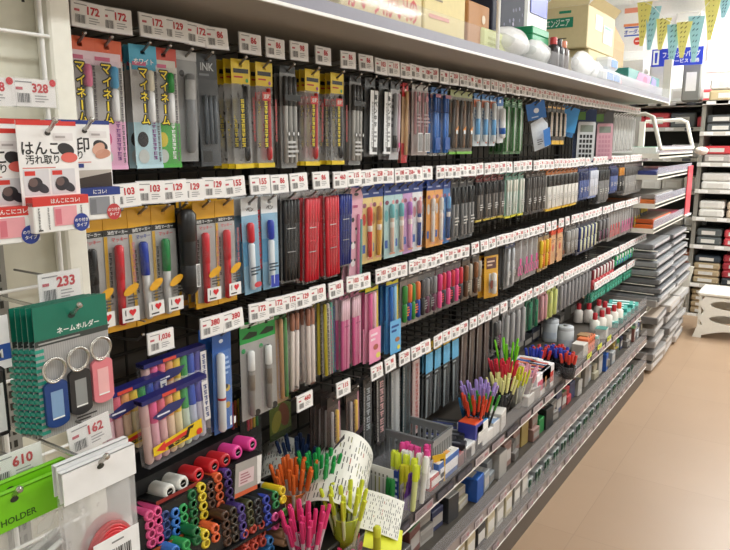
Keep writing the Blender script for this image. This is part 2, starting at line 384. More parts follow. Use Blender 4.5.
for i in range(5): kc.put(p0+Vector((-.0085*i,-.0015*i,-.001*i)),(0,0,.02-.006*i),kl[i],'key tag cards')
peg(p0+Vector((.014,0,.004)),.16,'chrome peg through the key tag cards')
# clear bags with headers
def bag(hc,w,hh,h,name,coil):
    g=thing(name,(0,0,0),'x','bag pack'); t=.009
    b=MB().box(.003,-w/2,t-hh,.0042,w/2,t,M(hc,.4)).box(-.0042,-w/2,t-hh,-.003,w/2,t,M(hc,.4)).box(-.0042,-w/2,t-.0008,.0042,w/2,t,M(hc,.4)); b.disc(.0046,0,0,.0045,.003,M('#33352f'))
    if not coil: b.text('HOLDER',.0046,.003,t-hh+.010,.0072,M('#2f5a16'))
    b.build('header_card',g)
    pillow(w,h-hh,.010,t-hh,BAG,.001).build('clear_bag',g)
    if coil:
        b=MB(); Rr=M('#c2232b',.35)
        for k in range(5):
            r=.029-.0025*k; b.tube([(.006+.0012*k,.004+r*math.cos(a),t-hh-.080+r*1.3*math.sin(a)) for a in [2*PI*j/32 for j in range(32)]],.0026,Rr,8,True)
        b.build('red_cord',g)
        b=MB(Matrix.Translation((0,-.004,.040))).box(.013,-.018,t-h+.012,.0136,.040,t-h+.055,M('#f4f4f4')); b.barcode(.014,-.004,t-h+.018,.03,t-h+.040,M('#222'+'222'),13); b.lines(.014,.004,t-h+.046,.03,t-h+.050,1,M('#888888')); b.build('barcode_label',g)
    else:
        MB().box(-.001,-w/2+.008,t-h+.006,.001,w/2-.006,t-hh-.045,M('#dfe0dd',.35)).build('white_insert',g)
        b=MB(); b.tube([(.010,-w/2+.004+.104*k/12,t-hh-.036-.022*math.sin(PI*.5*(1-k/12))) for k in range(13)],.0035,M('#eeeeec',.2)); b.build('fold',g)
    return Proto(g)
def pillow(w,h,t,v1,m,x0=0.0,n=6,k=10,seed=3):
    r=random.Random(seed); b=MB(); vs=[]
    for j in range(k+1):
        for i in range(n+1):
            a=i/n; c=j/k; e=math.sin(PI*a)**.4*min(1,math.sin(PI*min(max(c,0),1))**.35 if 0<c<1 else 0)
            if i in (0,n) or j in (0,k): e=0
            vs.append((x0+.0006+t*e*(.8+.25*r.random()),-w/2+w*a,v1-h*c))
    for j in range(k+1):
        for i in range(n+1): vs.append((x0-.0006,-w/2+w*i/n,v1-h*j/k))
    N=(n+1)*(k+1); fs=[]
    for j in range(k):
        for i in range(n):
            q=(j*(n+1)+i,(j+1)*(n+1)+i,(j+1)*(n+1)+i+1,j*(n+1)+i+1); fs.append(q); fs.append(tuple(N+z for z in q[::-1]))
    return b.add(vs,fs,m,True)
wb=bag('#f3f3f3',.089,.036,.185,'lanyard_bag',True); p0=at(98,465,.62)
for i,l in enumerate(['clear bag with white header holding a red cord, front one','clear bag with white header behind the front red cord bag']): wb.put(p0+Vector((-.016*i,.004*i,.002*i)),(0,0,.0),l,'red cord bags')
peg(p0+Vector((.012,0,.004)),.22,'chrome peg through the white-headed cord bags')
gb=bag('#7fd11f',.128,.040,.24,'card_holder_bag',False); p0=at(12,498,.66)
for i,l in enumerate(['clear bag with bright green HOLDER header, front one','clear bag with bright green header behind the front one']): gb.put(p0+Vector((-.018*i,.006*i,.003*i)),(0,0,.0),l,'green-headed bags')
peg(p0+Vector((.012,0,.004)),.22,'chrome peg through the bright green headed bags')
# slivers at the left picture edge
b=MB().box(0,-.05,-.06,.002,.02,.0,M('#f1f1f3')).box(-.0002,-.05,-.05,.0026,.02,-.032,M('#2852a4')); b.text('M',.003,.006,-.042,.01,WHT)
b=b.build('blue_white_pack',None,at(-12,318,.74)); tag(b,'white pack with blue band cut by the left picture edge','pack')
g=thing('black_badge_holder',at(-11,395,.74),'black badge holder with pale window at the left picture edge','badge holder'); MB().rbox(0,-.04,-.05,.006,.018,.03,M('#1d1d1f'),.004).build('case',g); MB().rect(.0066,-.034,-.044,.013,.012,M('#cfd0ce')).build('window',g)
# ------------------------------------------------------------------ hanging packs: one maker, many kinds
HOLE=.012
def make_pack(name,cat,w,h,hdr=None,body=None,film=True,pens=(),prints=(),foot=None,shape=None,t=.013,parts=None):
    """origin at the hang hole, face towards +x; prints are (layer, type, ...) in 0..1 pack coordinates, v downwards"""
    g=thing(name,(0,0,0),'x',cat)
    U=lambda u:-w/2+w*u
    V=lambda v:HOLE-h*v
    hf=hdr[1] if hdr else 0
    L={}
    def layer(k):
        if k not in L: L[k]=MB()
        return L[k]
    X={'H':.0011,'B':.0009,'F':t+.0014}
    if hdr:
        b=layer('H'); m=M(hdr[0],.4); hw=.0045; hh=.003
        x0,x1=-.0006,.0006
        for (a,c,d,e) in ((U(0),V(hf),U(1),-hh),(U(0),-hh,-hw,hh),(hw,-hh,U(1),hh),(U(0),hh,U(1),HOLE)): b.box(x0,a,c,x1,d,e,m)
    if body:
        b=layer('B')
        if shape: b.prism([(U(u),V(v)) for u,v in shape],-.0005,.0005,M(body,.4))
        else: b.box(-.0005,U(0),V(1),.0005,U(1),V(hf) if hdr else HOLE,M(body,.4))
    if foot: layer('F2').box(-.0008,U(0),V(1),.003,U(1),V(1-foot[1]),M(foot[0],.4))
    NP={}
    for p in prints:
        k,ty,a=p[0],p[1],p[2:]; b=layer(k); NP[k]=NP.get(k,0)+1; x=X[k]+.00012*NP[k]
        if ty=='r': b.rect(x,U(a[0]),V(a[3]),U(a[2]),V(a[1]),M(a[4],.4))
        elif ty=='t': b.text(a[0],x+.0004,U(a[1]),V(a[2]),a[3],M(a[4]),wmax=w*.9)
        elif ty=='v': b.vtext(a[0],x+.0008,U(a[1]),V(a[2]),a[3],M(a[4]),M(a[5]) if len(a)>5 else None)
        elif ty=='e': b.disc(x+.0003,U(a[0]),V(a[1]),a[2],a[3],M(a[4],.4),a[5] if len(a)>5 else 0)
        elif ty=='l': b.lines(x+.0004,U(a[0]),V(a[3]),U(a[2]),V(a[1]),a[4],M(a[5]))
        elif ty=='k': b.glyphs(x+.0004,U(a[0]),V(a[3]),U(a[2]),V(a[1]),a[4],M(a[5]))
        elif ty=='b': b.rect(x,U(a[0]),V(a[3]),U(a[2]),V(a[1]),M('#f3f3f3')); b.barcode(x+.0004,U(a[0])+.001,V(a[3])+.002,U(a[2])-.001,V(a[1])-.002,M('#333333'))
        elif ty=='p': b.prism([(U(u),V(v)) for u,v in a[0]],X[k]-.0004,x,M(a[1],.4))
        elif ty=='h':  # heart
            s=a[2]; pts=[]
            for i in range(24):
                q=2*PI*i/24; pts.append((x+.0006,U(a[0])+s*16*math.sin(q)**3/17,V(a[1])+s*(13*math.cos(q)-5*math.cos(2*q)-2*math.cos(3*q)-math.cos(4*q))/17))
            b.quad(pts,M(a[3]))
    names={'H':'header_card','B':'backing_card','F':'printed_label','F2':'bottom_strip'}
    for k,b in L.items(): b.build(names[k],g)
    for (u,v0,v1,r,segs) in pens:
        x=.001+r; ln=h*(v1-v0); o=(x,U(u),V(v0)); main=None
        for i,(f0,f1,c,rm,cap) in enumerate(segs):
            b=MB(); a0,a1=ln*f0,ln*f1; R=r*rm; ch=min(R*.5,(a1-a0)*.2)
            b.lathe([(R*.55,a0),(R,a0+ch),(R,a1-ch),(R*.6,a1)],M(c,.28),o,(0,0,-1),10)
            nm=b.build(cap,main if main else g)
            if not main: main=nm
    if film: pillow(w*.98,h*(1-hf)*.99,t,V(hf),FILM).build('clear_film',g)
    return Proto(g)
def pen(cap,body,f=.36,clip=True):
    return [(f,1,body,1,'pen'),(0,f,cap,1.12,'pen_cap')]
PK={}
def K(key,name,cat,look,*a,**k): PK[key]=(name,cat,look,a,k,[None])
def mynm(key,look,top,cap,side,ball,word='マイネーム',top2='#f4d9e4',sub=None):
    pr=[('H','r',.06,.10,.94,.20,top2),('H','l',.08,.12,.9,.18,1,'#d86b8c'),('B','r',0,.16,1,1,'#d9d6d4'),('B','r',.5,.18,.95,.62,'#b9b7b0'),
        ('B','r',0,.62,.25,1,side),('B','r',.25,.62,1,.99,side),('B','e',.3,.76,.011,.013,ball),('B','e',.3,.90,.011,.012,'#cfd4d2'),('B','k',.66,.60,.80,.93,9,'#8a3a92' if side!='#4fae4a' else '#ffffff'),('B','k',.86,.2,.94,.95,17,'#6d6570'),
        ('F','v',word,.27,.185,.0175,'#f2d62a','#15130f')]
    if sub: pr += [('H','t',sub,.5,.13,.009,'#ffffff')]
    K(key,'name_marker_pack','marker pack',look,.055,.205,(top,.15),'#c9c6c4',True,[(.62,.20,.62,.0062,pen(cap,'#e9e9ea',.4))],pr,(side,.03))
mynm('pinkA','pastel pink name marker pack with pink cap','#e8673c','#f08ab0','#edb4d6','#d9548e')
mynm('pinkB','pastel pink name marker pack with blue cap','#e8673c','#63b4e6','#edb4d6','#d9548e')
mynm('white','light blue name marker pack','#52b4d8','#e9e4d2','#bfe0ea','#1d1c1e',top2='#4aaed2',sub='ホワイト')
mynm('greenN','green and red name marker pack','#cf4b3a','#2f9a45','#4fae4a','#d8c23a',top2='#d9d2c8')
K('chrome','brush_pen_pack','pen pack','silvery brush pen pack',.046,.195,None,'#9b9c9d',True,[(.5,.2,.92,.0085,[(0,1,'#85878a',1,'pen'),(.05,.35,'#c3c5c7',1.08,'pen_cap')])],[('B','e',.25,.2,.006,.006,'#3c3c3e'),('F','k',.82,.55,.94,.85,9,'#2a2a2c'),('B','r',0,0,1,.08,'#c9cacb')],None,t=.02)
K('ink','ink_cartridge_pack','ink pack','dark grey INK cartridge pack',.050,.205,('#33363a',.22),'#3d4247',True,[(.3+.22*i,.36,.8,.0038,[(0,1,'#4a535b',1,'ink_tube')]) for i in range(3)],[('H','t','INK',.5,.11,.014,'#c4c8ca'),('H','l',.1,.16,.9,.2,1,'#777b7f'),('B','r',.1,.86,.55,.96,'#17181a')])
def yel(key,look,barrel,stamp,red):
    pr=[('H','r',.10,.085,.9,.125,'#17150f'),('H','l',.12,.145,.88,.175,1,'#c8382c'),('H','e',.8,.19,.004,.004,'#4aa55a' if not red else '#a7529a'),
        ('F','k',.16,.36,.34,.80,10,'#e0c81e'),('F','k',.80,.34,.92,.75,12,'#c45a5a')]
    pr += [('F','r',.13,.355,.37,.81,'#2b2814')]; pr=[pr[-1]]+pr[:-1]
    if stamp: pr += [('F','r',.05,.28,.55,.36,'#cf2f26'),('F','t','速乾',.3,.32,.010,'#f6e9e4')]
    K(key,'refill_pen_pack','pen pack',look,.052,.212,('#e6c61c',.22),None,True,[(.62,.24,.93,.0048,[(0,1,barrel,1,'pen'),(.02,.52,'#9c9a98' if not red else '#c8c4c2',.8,'refill'),(.8,.98,barrel,1.25,'pen_cap')])],pr,('#e6c61c',.045))
yel('yelB','yellow-headed black pen pack','#28282a',False,False); yel('yelR','yellow-headed red pen pack','#c4262c',True,True); yel('yelK','yellow-headed pen pack with red stamp','#1e2024',True,False)
K('rings','ring_pencil_pack','pencil pack','clear pack of dark pencils with ring marks',.052,.215,('#1f1f20',.06),'#8d8c8a',True,[(.2+.3*i,.1,.95,.005,[(0,1,'#a9a7a2',1,'pencil'),(0,.35,'#3a3a3a',1.05,'grip')]) for i in range(3)],[('F','r',0,.28,1,.34,'#19191a')]+[('F','e',.2+.3*i,.66,.0045,.006,'#1b1b1c') for i in range(3)]+[('F','e',.2+.3*i,.66,.0025,.004,'#d9d9d9') for i in range(3)]+[('F','l',.1,.72,.9,.9,4,'#b9b9b8')])
K('label','brush_pen_label_pack','pen pack','brush pen pack with white label',.046,.195,('#3a3b3c',.1),'#5c5d5e',True,[(.5,.12,.94,.007,[(0,1,'#2a2b2c',1,'pen')])],[('F','r',.12,.16,.88,.97,'#e6e7e8'),('F','v','筆ペン中字',.62,.2,.0155,'#232323'),('F','k',.28,.3,.4,.9,13,'#707072'),('F','l',.5,.66,.84,.82,3,'#9a9a9c'),('F','r',.4,.88,.84,.94,'#2b2b2d')])
K('silver','silver_pen_pack','pen pack','silver and pale pink pen pack',.050,.205,('#4b4c4f',.10),'#bdbcc0',True,[(.35,.15,.9,.006,[(0,1,'#a6a7ab',1,'pen'),(.7,.95,'#2a2a2b',1.1,'pen_cap')]),(.72,.15,.9,.005,[(0,1,'#dfc0cd',1,'pen')])],[('B','l',.1,.2,.5,.6,5,'#6f6f74'),('F','r',.5,.78,.7,.84,'#d04b86')])
K('redtan','brush_pack','brush pack','red and tan brush pack',.030,.215,('#c4282c',.17),'#d7b68f',True,[(.5,.1,.9,.005,[(0,1,'#caa373',1,'brush')])],[('H','e',.5,.1,.006,.006,'#e7c8b8'),('B','r',0,.75,1,1,'#c4282c')])
K('bar','pencil_lead_pack','pencil pack','clear pinkish pencil pack with barcode',.048,.195,('#b9b6b2',.07),'#b8aaa6',True,[(.28+.22*i,.1,.7,.004,[(0,1,['#c99aa0','#a3a2a1','#b97f86'][i],1,'pencil')]) for i in range(3)],[('F','b',.25,.68,.85,.95),('F','e',.4,.2,.008,.008,'#b06670'),('F','l',.1,.4,.9,.6,4,'#8d7a7c')])
K('blue','blue_pen_pack','pen pack','clear pack of blue pens',.040,.20,('#2d67a8',.08),None,True,[(.3,.1,.95,.0055,pen('#1f55a0','#2e6fc0',.3)),(.7,.1,.95,.0055,pen('#1f55a0','#3a78c4',.3))],[('F','r',.05,.10,.95,.15,'#8f3f58'),('F','r',.1,.72,.9,.9,'#1f4f98')])
K('brown','compass_pack','compass pack','brown and green-footed clear pack',.056,.195,('#9aa06a',.10),'#6f685c',True,[(.3,.15,.9,.005,[(0,1,'#4a4642',1,'pencil')]),(.68,.15,.9,.005,[(0,1,'#8a6a50',1,'pencil')])],[('B','r',.1,.2,.9,.5,'#93705a'),('F','p',[(.3,.62),(.7,.55),(.6,.68)],'#d98a3a'),('B','r',0,.68,1,.92,'#2b2d2c'),('F','r',.4,.62,.6,.68,'#d9e2e6')],('#6fae3a',.04))
K('ltblue','correction_pen_pack','correction pen pack','light blue and orange correction pen pack',.052,.17,('#3f79b4',.10),'#c9d4da',True,[(.35,.15,.92,.008,[(0,1,'#dfe6ea',1,'pen'),(.4,.85,'#6aa7d8',1.03,'grip')])],[('B','r',0,.12,1,.26,'#c86a3c'),('B','r',.68,.3,.9,.95,'#b5583a'),('B','l',.1,.3,.6,.5,3,'#6a8ab0')])
K('wblue','glue_pack','glue pack','white and blue glue pack',.050,.16,('#3a78c0',.2),'#dfe3e6',True,[(.45,.25,.9,.010,[(0,1,'#eef0f0',1,'tube'),(.6,.9,'#2560b0',1.02,'tube_label')])],[('H','e',.4,.1,.008,.006,'#e9eef2'),('B','p',[(.2,.5),(.9,.4),(.8,.9),(.3,.85)],'#4a86c8')])
K('green','green_pencil_pack','pencil pack','green pencil pack',.040,.20,('#2c6a35',.16),'#4a7d4a',True,[(.25,.16,.95,.0042,[(0,1,'#3b7d3f',1,'pencil')]),(.55,.16,.95,.0042,[(0,1,'#cfd8cf',1,'pencil')]),(.82,.16,.95,.0042,[(0,1,'#2f6a33',1,'pencil')])],[('B','l',.1,.5,.9,.9,9,'#b8c8a8'),('H','l',.1,.06,.9,.12,2,'#9cc79a')])
K('tape','correction_tape_pack','correction tape pack','tilted blue and white correction tape pack',.085,.19,('#2f72c0',.36),None,True,[],[('H','e',.5,.18,.012,.010,'#e8edf2'),('H','l',.2,.28,.8,.33,1,'#bcd4ee'),('B','p',[(.1,.42),(.75,.34),(1,.5),(.9,.95),(.1,1)],'#dfe4ea'),('F','p',[(.55,.6),(.92,.56),(.85,.92),(.5,.94)],'#3a7ccb'),('F','l',.15,.75,.5,.88,3,'#6a6a6c')],t=.022)
K('blkyel','black_yellow_pack','marker pack','black pack with yellow foot',.045,.165,('#2a241c',.12),'#302a22',True,[(.35,.2,.8,.006,[(0,1,'#23211e',1,'marker')]),(.72,.2,.8,.006,[(0,1,'#c9b49a',1,'marker')])],[('H','r',.1,.05,.9,.1,'#c8953c'),('F','k',.2,.3,.36,.8,9,'#d9d2c4'),('F','k',.6,.3,.76,.8,9,'#e6e2da')],('#d8ac2c',.10))
def calc(key,look,bodyc,card,keyc):
    pr=[('B','r',.08,.05,.5,.2,'#5c8a3a'),('F','p',[(.18,.24),(.92,.24),(.95,.28),(.95,.93),(.9,.97),(.2,.97),(.14,.93),(.14,.28)],bodyc),('F','r',.26,.30,.84,.43,'#8b958c')]
    for i in range(5):
        for j in range(4): pr.append(('F','r',.25+.155*j,.48+.092*i,.25+.155*j+.11,.48+.092*i+.062,keyc))
    K(key,'calculator_pack','calculator',look,.105,.25,(card,.22),card,True,[],pr,t=.012)
calc('calcB','white calculator on dark blue card','#d9dde0','#1f3560','#24282c'); calc('calcP','pink calculator on grey card','#dcaab8','#5a5a5c','#cf93a6')
K('eraser','eraser_pack','eraser pack','tilted bright blue eraser pack',.085,.13,('#3a8fd0',.3),'#2f86c8',True,[],[('B','l',.1,.35,.9,.9,5,'#bfe0f4'),('F','p',[(.1,.35),(.9,.3),(.95,.85),(.15,.9)],'#3b93d4')],t=.02)
K('clearw','clear_ruler_pack','ruler pack','clear plastic ruler pack',.052,.21,('#d9d9d8',.06),'#bfbfbd',True,[(.3,.1,.95,.005,[(0,1,'#d3d3d1',1,'ruler_roller')])],[('F','k',.62,.1,.72,.9,20,'#8f8f8f'),('F','r',.45,.08,.58,.92,'#dededc')])
# second row
def heart(key,look,c,dark):
    pr=[('H','e',.5,.06,.004,.0028,'#d89a1c'),('B','r',0,.155,1,.205,'#191816'),('B','t','油性マーカー',.5,.18,.0065,'#f0efec'),('B','t','マッキー',.56,.24,.0075,'#d2404a' if c!='#1f3aa0' else '#30449c'),
     ('B','r',0,.21,.12,.98,'#dcae2a'),('B','k',.14,.34,.24,.72,10,'#2a2823'),
     ('F','e',.66,.655,.017,.0075,'#e5a91f',.45),('F','l',.5,.70,.95,.78,3,'#55524e'),('F','r',.28,.80,.92,.925,'#efeeec'),('F','t','I',.4,.845,.010,'#222222'),('F','h',.66,.845,.0075,'#d8232e'),('F','l',.36,.89,.88,.915,1,'#3a3836')]
    if key=='mkR': pr.append(('F','k',.74,.26,.86,.6,7,'#c47a82'))
    K(key,'heart_marker_pack','marker pack',look,.054,.205,('#e3a81f',.155),'#b5b4b3',True,[(.42,.28,.95,.0078,[(0,1,'#d8d9da' if dark else c,.9,'marker'),(0,.45,c,1.0,'marker_cap'),(.86,1,c,.8,'fine_cap')])],pr,('#e3a81f',.05),t=.017)
heart('mkK','yellow-headed black marker pack','#1e1e20',False); heart('mkR','yellow-headed red marker pack with heart label','#cf2a36',False); heart('mkB','yellow-headed blue marker pack with heart label','#1f3aa0',True); heart('mkG','yellow-headed green marker pack with heart label','#15803f',True)
K('bigK','jumbo_marker','marker','jumbo black marker with white barcode',.036,.165,None,None,False,[(.5,.05,1,.0165,[(0,1,'#1c1c1d',1,'barrel'),(0,.42,'#242425',1.05,'cap'),(.6,.95,'#2b2b2c',1.01,'barrel_label')])],[('F','b',.6,.66,.86,.92),('B','r',.42,-.05,.58,.06,'#555555')],t=.032)
K('ltcap','underline_pen_pack','marker pack','pale blue pack with red-capped pen',.052,.20,('#e4e9ee',.18),'#8fbcd8',True,[(.35,.25,.95,.007,pen('#d0303c','#dfe6ec',.3))],[('H','t','ペン',.5,.12,.009,'#2a2f36'),('F','k',.66,.12,.8,.75,11,'#c4303a'),('B','r',0,.45,.7,.7,'#5ea2cc'),('F','l',.1,.7,.8,.8,3,'#3a4a58'),('F','e',.5,.9,.012,.006,'#c9404a')])
K('blcap','underline_pen_pack','marker pack','pale blue pack with blue-capped pen',.050,.20,('#e4e9ee',.18),'#8fbcd8',True,[(.4,.25,.95,.007,pen('#2a3fae','#dfe6ec',.3))],[('H','t','ペン',.5,.12,.009,'#2a2f36'),('B','r',0,.45,.7,.7,'#5ea2cc'),('F','l',.1,.7,.8,.8,3,'#3a4a58'),('F','r',.2,.84,.7,.97,'#2a3fae')])
def bund(key,look,c,c2,h=.215):
    K(key,'pen_bundle_pack','pen pack',look,.056,h,None,None,True,[(.12+.19*i,.06,.96,.0048,[(0,1,c,1,'pen'),(0,.30,c2,1.1,'pen_cap')]) for i in range(5)],[('F','l',.1,.5,.9,.52,1,c2),('F','l',.1,.62,.9,.64,1,'#9a9a9c'),('F','l',.1,.36,.9,.38,1,'#b9b9ba')])
bund('bunK','pack of black ballpoint pens','#1b1b1d','#29292b',.20); bund('bunR','pack of red ballpoint pens','#cf2636','#d8404c'); bund('bunB','pack of navy ballpoint pens','#1c2c78','#25388c',.195)
K('panda','panda_pen_pack','pen pack','pink die-cut card with panda faces',.060,.265,None,'#eeb6c8',True,[(.6,.25,.9,.004,[(0,1,'#d8709c',1,'pen')]),(.78,.3,.92,.004,[(0,1,'#59a8a0',1,'pen')])],
  [('B','e',.5,.06,.010,.004,'#2a2a2c')]+[('B','e',u,v,.009,.009,'#f6f3f2') for u,v in ((.62,.42),(.3,.55),(.3,.72))]+[('B','e',u+a,v-.03,.0035,.0035,'#1e1e20') for u,v in ((.62,.42),(.3,.55),(.3,.72)) for a in (-.12,.12)]+[('B','e',.25,.3,.006,.006,'#2b2b2d'),('B','l',.25,.15,.8,.2,1,'#b03f72')],
  None,[(.2,0),(.8,0),(1,.08),(.97,.25),(.8,.38),(.92,.5),(1,.7),(.95,.95),(.8,1),(.1,1),(0,.9),(.12,.7),(0,.6),(.05,.45),(.15,.35),(.02,.2),(.05,.06)])
def brush(key,look,back,pc,bc,hd='#27489c'):
    K(key,'character_pen_pack','pen pack',look,.055,.20,(hd,.14),back,True,[(.55,.26,.92,.0058,[(0,1,pc,1,'pen'),(0,.3,bc,1.25,'pen_cap'),(.35,.5,'#f0e6e0',1.15,'grip')])],[('H','l',.1,.07,.9,.11,1,'#b9c6ea'),('B','e',.25,.24,.009,.006,'#8c4a62'),('B','e',.8,.24,.006,.006,'#e8a0a0'),('B','r',.06,.75,.3,.86,'#3a68b8'),('B','e',.2,.42,.008,.016,bc),('F','l',.1,.9,.9,.95,1,'#c88a70')])
brush('brY','yellow card pen pack with red pen','#e8d08a','#d8302c','#d94a3a'); brush('brO','yellow and beige card pen pack','#e6c878','#d9a23a','#b5803a'); brush('brT','pale teal card pen pack','#b9d9da','#e3c3b2','#6fb6bc'); brush('brP','lilac and pink card pen pack','#cfa0d0','#e8b0d0','#b070c0'); brush('brW','white card pack with navy pen','#e9eaee','#23408c','#c88a94'); brush('brA','orange card pack with white pen','#e9a552','#ecebe8','#d8d4d0'); brush('brB','blue card pen pack','#3a78b8','#204c88','#6aa6d8')
def slim(key,look,bodyc,marks,hdr='#3b3b3c',n=2,h=.20,c2='#8b8b8b',foot=None,w=.05):
    K(key,'slim_pen_pack','pen pack',look,w,h,(hdr,.12),bodyc,True,[(.25+.5*i/max(1,n-1) if n>1 else .5,.14,.93,.0052,[(0,1,c2,1,'pen'),(0,.35,marks,1.08,'pen_cap')]) for i in range(n)],[('F','l',.15,.6,.85,.75,3,'#b9b6b2'),('H','l',.15,.05,.85,.09,1,'#a8a5a2')],foot)
slim('dkclear','clear pack of charcoal pens','#4c4d4f','#2a2b2c'); slim('dkred','dark pack with small red mark','#3c3b3b','#2b2a2a','#7c2d2f',2,.155,'#77706a',('#b9a23a',.04)); slim('mint','mint and clear pack with yellow band','#8fb8a8','#e8e4d8','#6a9c8a',2,.165,'#dfe4dc',('#c9c23a',.05)); slim('dkgrey','charcoal pencil lead pack','#3d3b39','#575350','#56504a',2,.17,'#605b56')
slim('stripe','white striped pack with orange head','#d5d2cb','#33312e','#d07a32',3,.175,'#efece6',('#d9b02c',.06)); slim('dkblue','dark blue pen pack','#2b3f78','#1d2a58','#43599a',2,.16,'#5a70b0'); slim('bwhite','blue and white pack','#7e90c4','#dfe3ee','#3a56a8',2,.16,'#e6e8f0'); slim('orangeM','black and orange pack','#2a2b2e','#d98f2c','#3a3a3c',2,.17,'#222324')
slim('greyclear','grey clear pen pack','#8d8b89','#5a5856','#9a9795',2,.19,'#a5a3a1')
# third row
K('bluewhite','blue_tube_pack','marker pack','blue pack with white tube marker',.054,.215,('#2a5fae',.20),'#3f74bf',True,[(.26,.2,.97,.0085,[(0,1,'#e3e6e9',1,'tube'),(0,.18,'#cfd6dc',.8,'tube_cap'),(.55,.6,'#c23a40',1.02,'tube_mark')])],[('H','e',.45,.1,.006,.004,'#dfe8f4'),('B','e',.75,.58,.008,.007,'#d8b53a'),('B','e',.75,.75,.007,.007,'#c7a038'),('B','e',.7,.56,.005,.005,'#2a2320'),('B','l',.58,.25,.95,.45,4,'#9ec0ea'),('F','r',.58,.84,.68,.93,'#efefef'),('F','r',.78,.86,.9,.93,'#e9e9e9')])
K('greenhd','paint_marker_pack','marker pack','green-headed paint marker pack',.056,.215,('#1f9a44',.21),'#a9a7a5',True,[(.42,.28,.96,.0075,[(0,1,'#8e8b86',.95,'marker'),(0,.32,'#e9ebea',1.05,'marker_cap'),(.34,.62,'#7b7166',1.0,'marker_label')])],[('H','r',.05,.02,.95,.05,'#eaf2ea'),('H','p',[(.08,.16),(.5,.10),(.9,.12),(.88,.16),(.45,.17)],'#14331c'),('B','e',.16,.28,.006,.0055,'#2aa45a'),('F','e',.55,.93,.010,.008,'#1c1c1c'),('F','k',.8,.25,.9,.9,17,'#9a8f92')])
K('tan','tan_pencil_pack','pencil pack','tan and green pencil pack',.040,.21,('#3f7a3f',.06),'#a98a68',True,[(.35,.06,.95,.005,[(0,1,'#b98d62',1,'pencil')]),(.7,.06,.95,.005,[(0,1,'#4c8a4a',1,'pencil')])],[])
K('beige','white_pencil_pack','pencil pack','pack of off-white pencils with copper ends',.034,.20,('#5a4a40',.05),None,True,[(.25,.05,.97,.0055,[(.22,1,'#dccfc8',1,'pencil'),(0,.22,'#a87460',1.02,'pencil_end')]),(.72,.05,.97,.0055,[(.22,1,'#e3d8d2',1,'pencil'),(0,.22,'#b07c66',1.02,'pencil_end')])],[('F','l',.1,.93,.9,.97,1,'#6a4a40')])
K('pattern','patterned_pencil_pack','pencil pack','patterned colourful pencil pack',.040,.20,('#4b4a38',.06),None,True,[(.2+.3*i,.06,.97,.0045,[(0,1,['#c9b83a','#d8d2cf','#5fae9a'][i],1,'pencil')]) for i in range(3)],[('F','k',.1,.1,.28,.95,16,'#23231c'),('F','k',.42,.1,.56,.95,18,'#c05a86'),('F','k',.72,.1,.88,.95,15,'#2f5a8a')])
K('pinkp','pink_pencil_pack','pencil pack','pack of pink pencils',.040,.205,('#b06a86',.08),None,True,[(.16+.22*i,.08,.98,.0046,[(0,1,['#cf5f92','#dc86ac','#c9588a','#e29abb'][i],1,'pencil'),(0,.3,'#e8c6d2',1.02,'pencil_end')]) for i in range(4)],[('F','l',.1,.4,.9,.42,1,'#8a3a62')])
K('glit','pink_glitter_pack','pen pack','pink pack with glitter card and yellow edge',.062,.215,('#3f6a3a',.10),'#f0a8c4',True,[(.25,.1,.6,.006,[(0,1,'#e0689c',1,'pen')]),(.55,.1,.6,.006,[(0,1,'#f2c2d4',1,'pen')])],[('H','r',0,.03,1,.08,'#e3d42c'),('B','r',.88,.1,1,1,'#e2c83a'),('F','r',0,.55,.9,1,'#ee9abb'),('F','l',.1,.6,.7,.72,2,'#f7dbe6'),('F','e',.7,.92,.011,.008,'#e9dc6a'),('F','e',.5,.8,.012,.008,'#b06050')])
K('blcard','blue_brush_pen_pack','pen pack','sky blue pack with yellow edge',.062,.215,('#2a62a8',.10),'#4a9ad8',True,[(.25,.1,.6,.006,[(0,1,'#2268b8',1,'pen')]),(.55,.1,.6,.006,[(0,1,'#8cc4ea',1,'pen')])],[('H','r',0,.03,1,.08,'#e3d42c'),('B','r',.88,.1,1,1,'#e2c83a'),('F','r',0,.55,.9,1,'#66aede'),('F','l',.1,.6,.8,.72,2,'#1c4a90'),('F','e',.6,.82,.012,.007,'#a06a4c'),('F','e',.7,.93,.008,.007,'#e2d43a')])
def multi(key,look,cs,back='#7c7a78',h=.155,name='small_goods_pack',cat='pack',w=.058):
    K(key,name,cat,look,w,h,('#4a4848',.12),back,True,[(.25+.5*i,.2,.9,.0085,[(0,.5,cs[i],1,'item_top'),(.5,1,cs[i+2],.95,'item_end')]) for i in range(2)],[('H','l',.1,.04,.9,.09,1,cs[4] if len(cs)>4 else '#cccccc'),('F','l',.15,.6,.85,.8,4,cs[1])])
multi('gob','pack with green, orange and blue sharpeners',['#3f8a3a','#e0733a','#2f8a3a','#2344a0'],'#9a8f88'); multi('dkmix','dark clear pack of small goods',['#4b4a4c','#8a888a','#333335','#6a3a52']); multi('pinkred','pack of pink and red clips',['#d83a7a','#c93040','#e85a94','#3a3a40'],'#6d6668'); multi('brclr','brown and clear knife pack',['#8a5a38','#b0a89a','#5a3c28','#9a8f80'],'#5c4c3c')
K('cutter','cutter_knife_pack','cutter pack','yellow card cutter knife pack',.075,.185,('#1f1b14',.16),'#e6ac1c',True,[(.55,.5,.92,.010,[(0,1,'#e3e2df',1,'cutter_body'),(.3,.7,'#c8c8c6',1.05,'slider')])],[('B','r',.15,.2,.85,.42,'#5a2420'),('B','l',.2,.24,.8,.38,2,'#e8c8b0'),('F','e',.35,.72,.009,.016,'#7a3828')])
slim('wcut','white and blue cutter pack','#6b6a6a','#d9dde4','#3a4a70',1,.18,'#e8eaee')
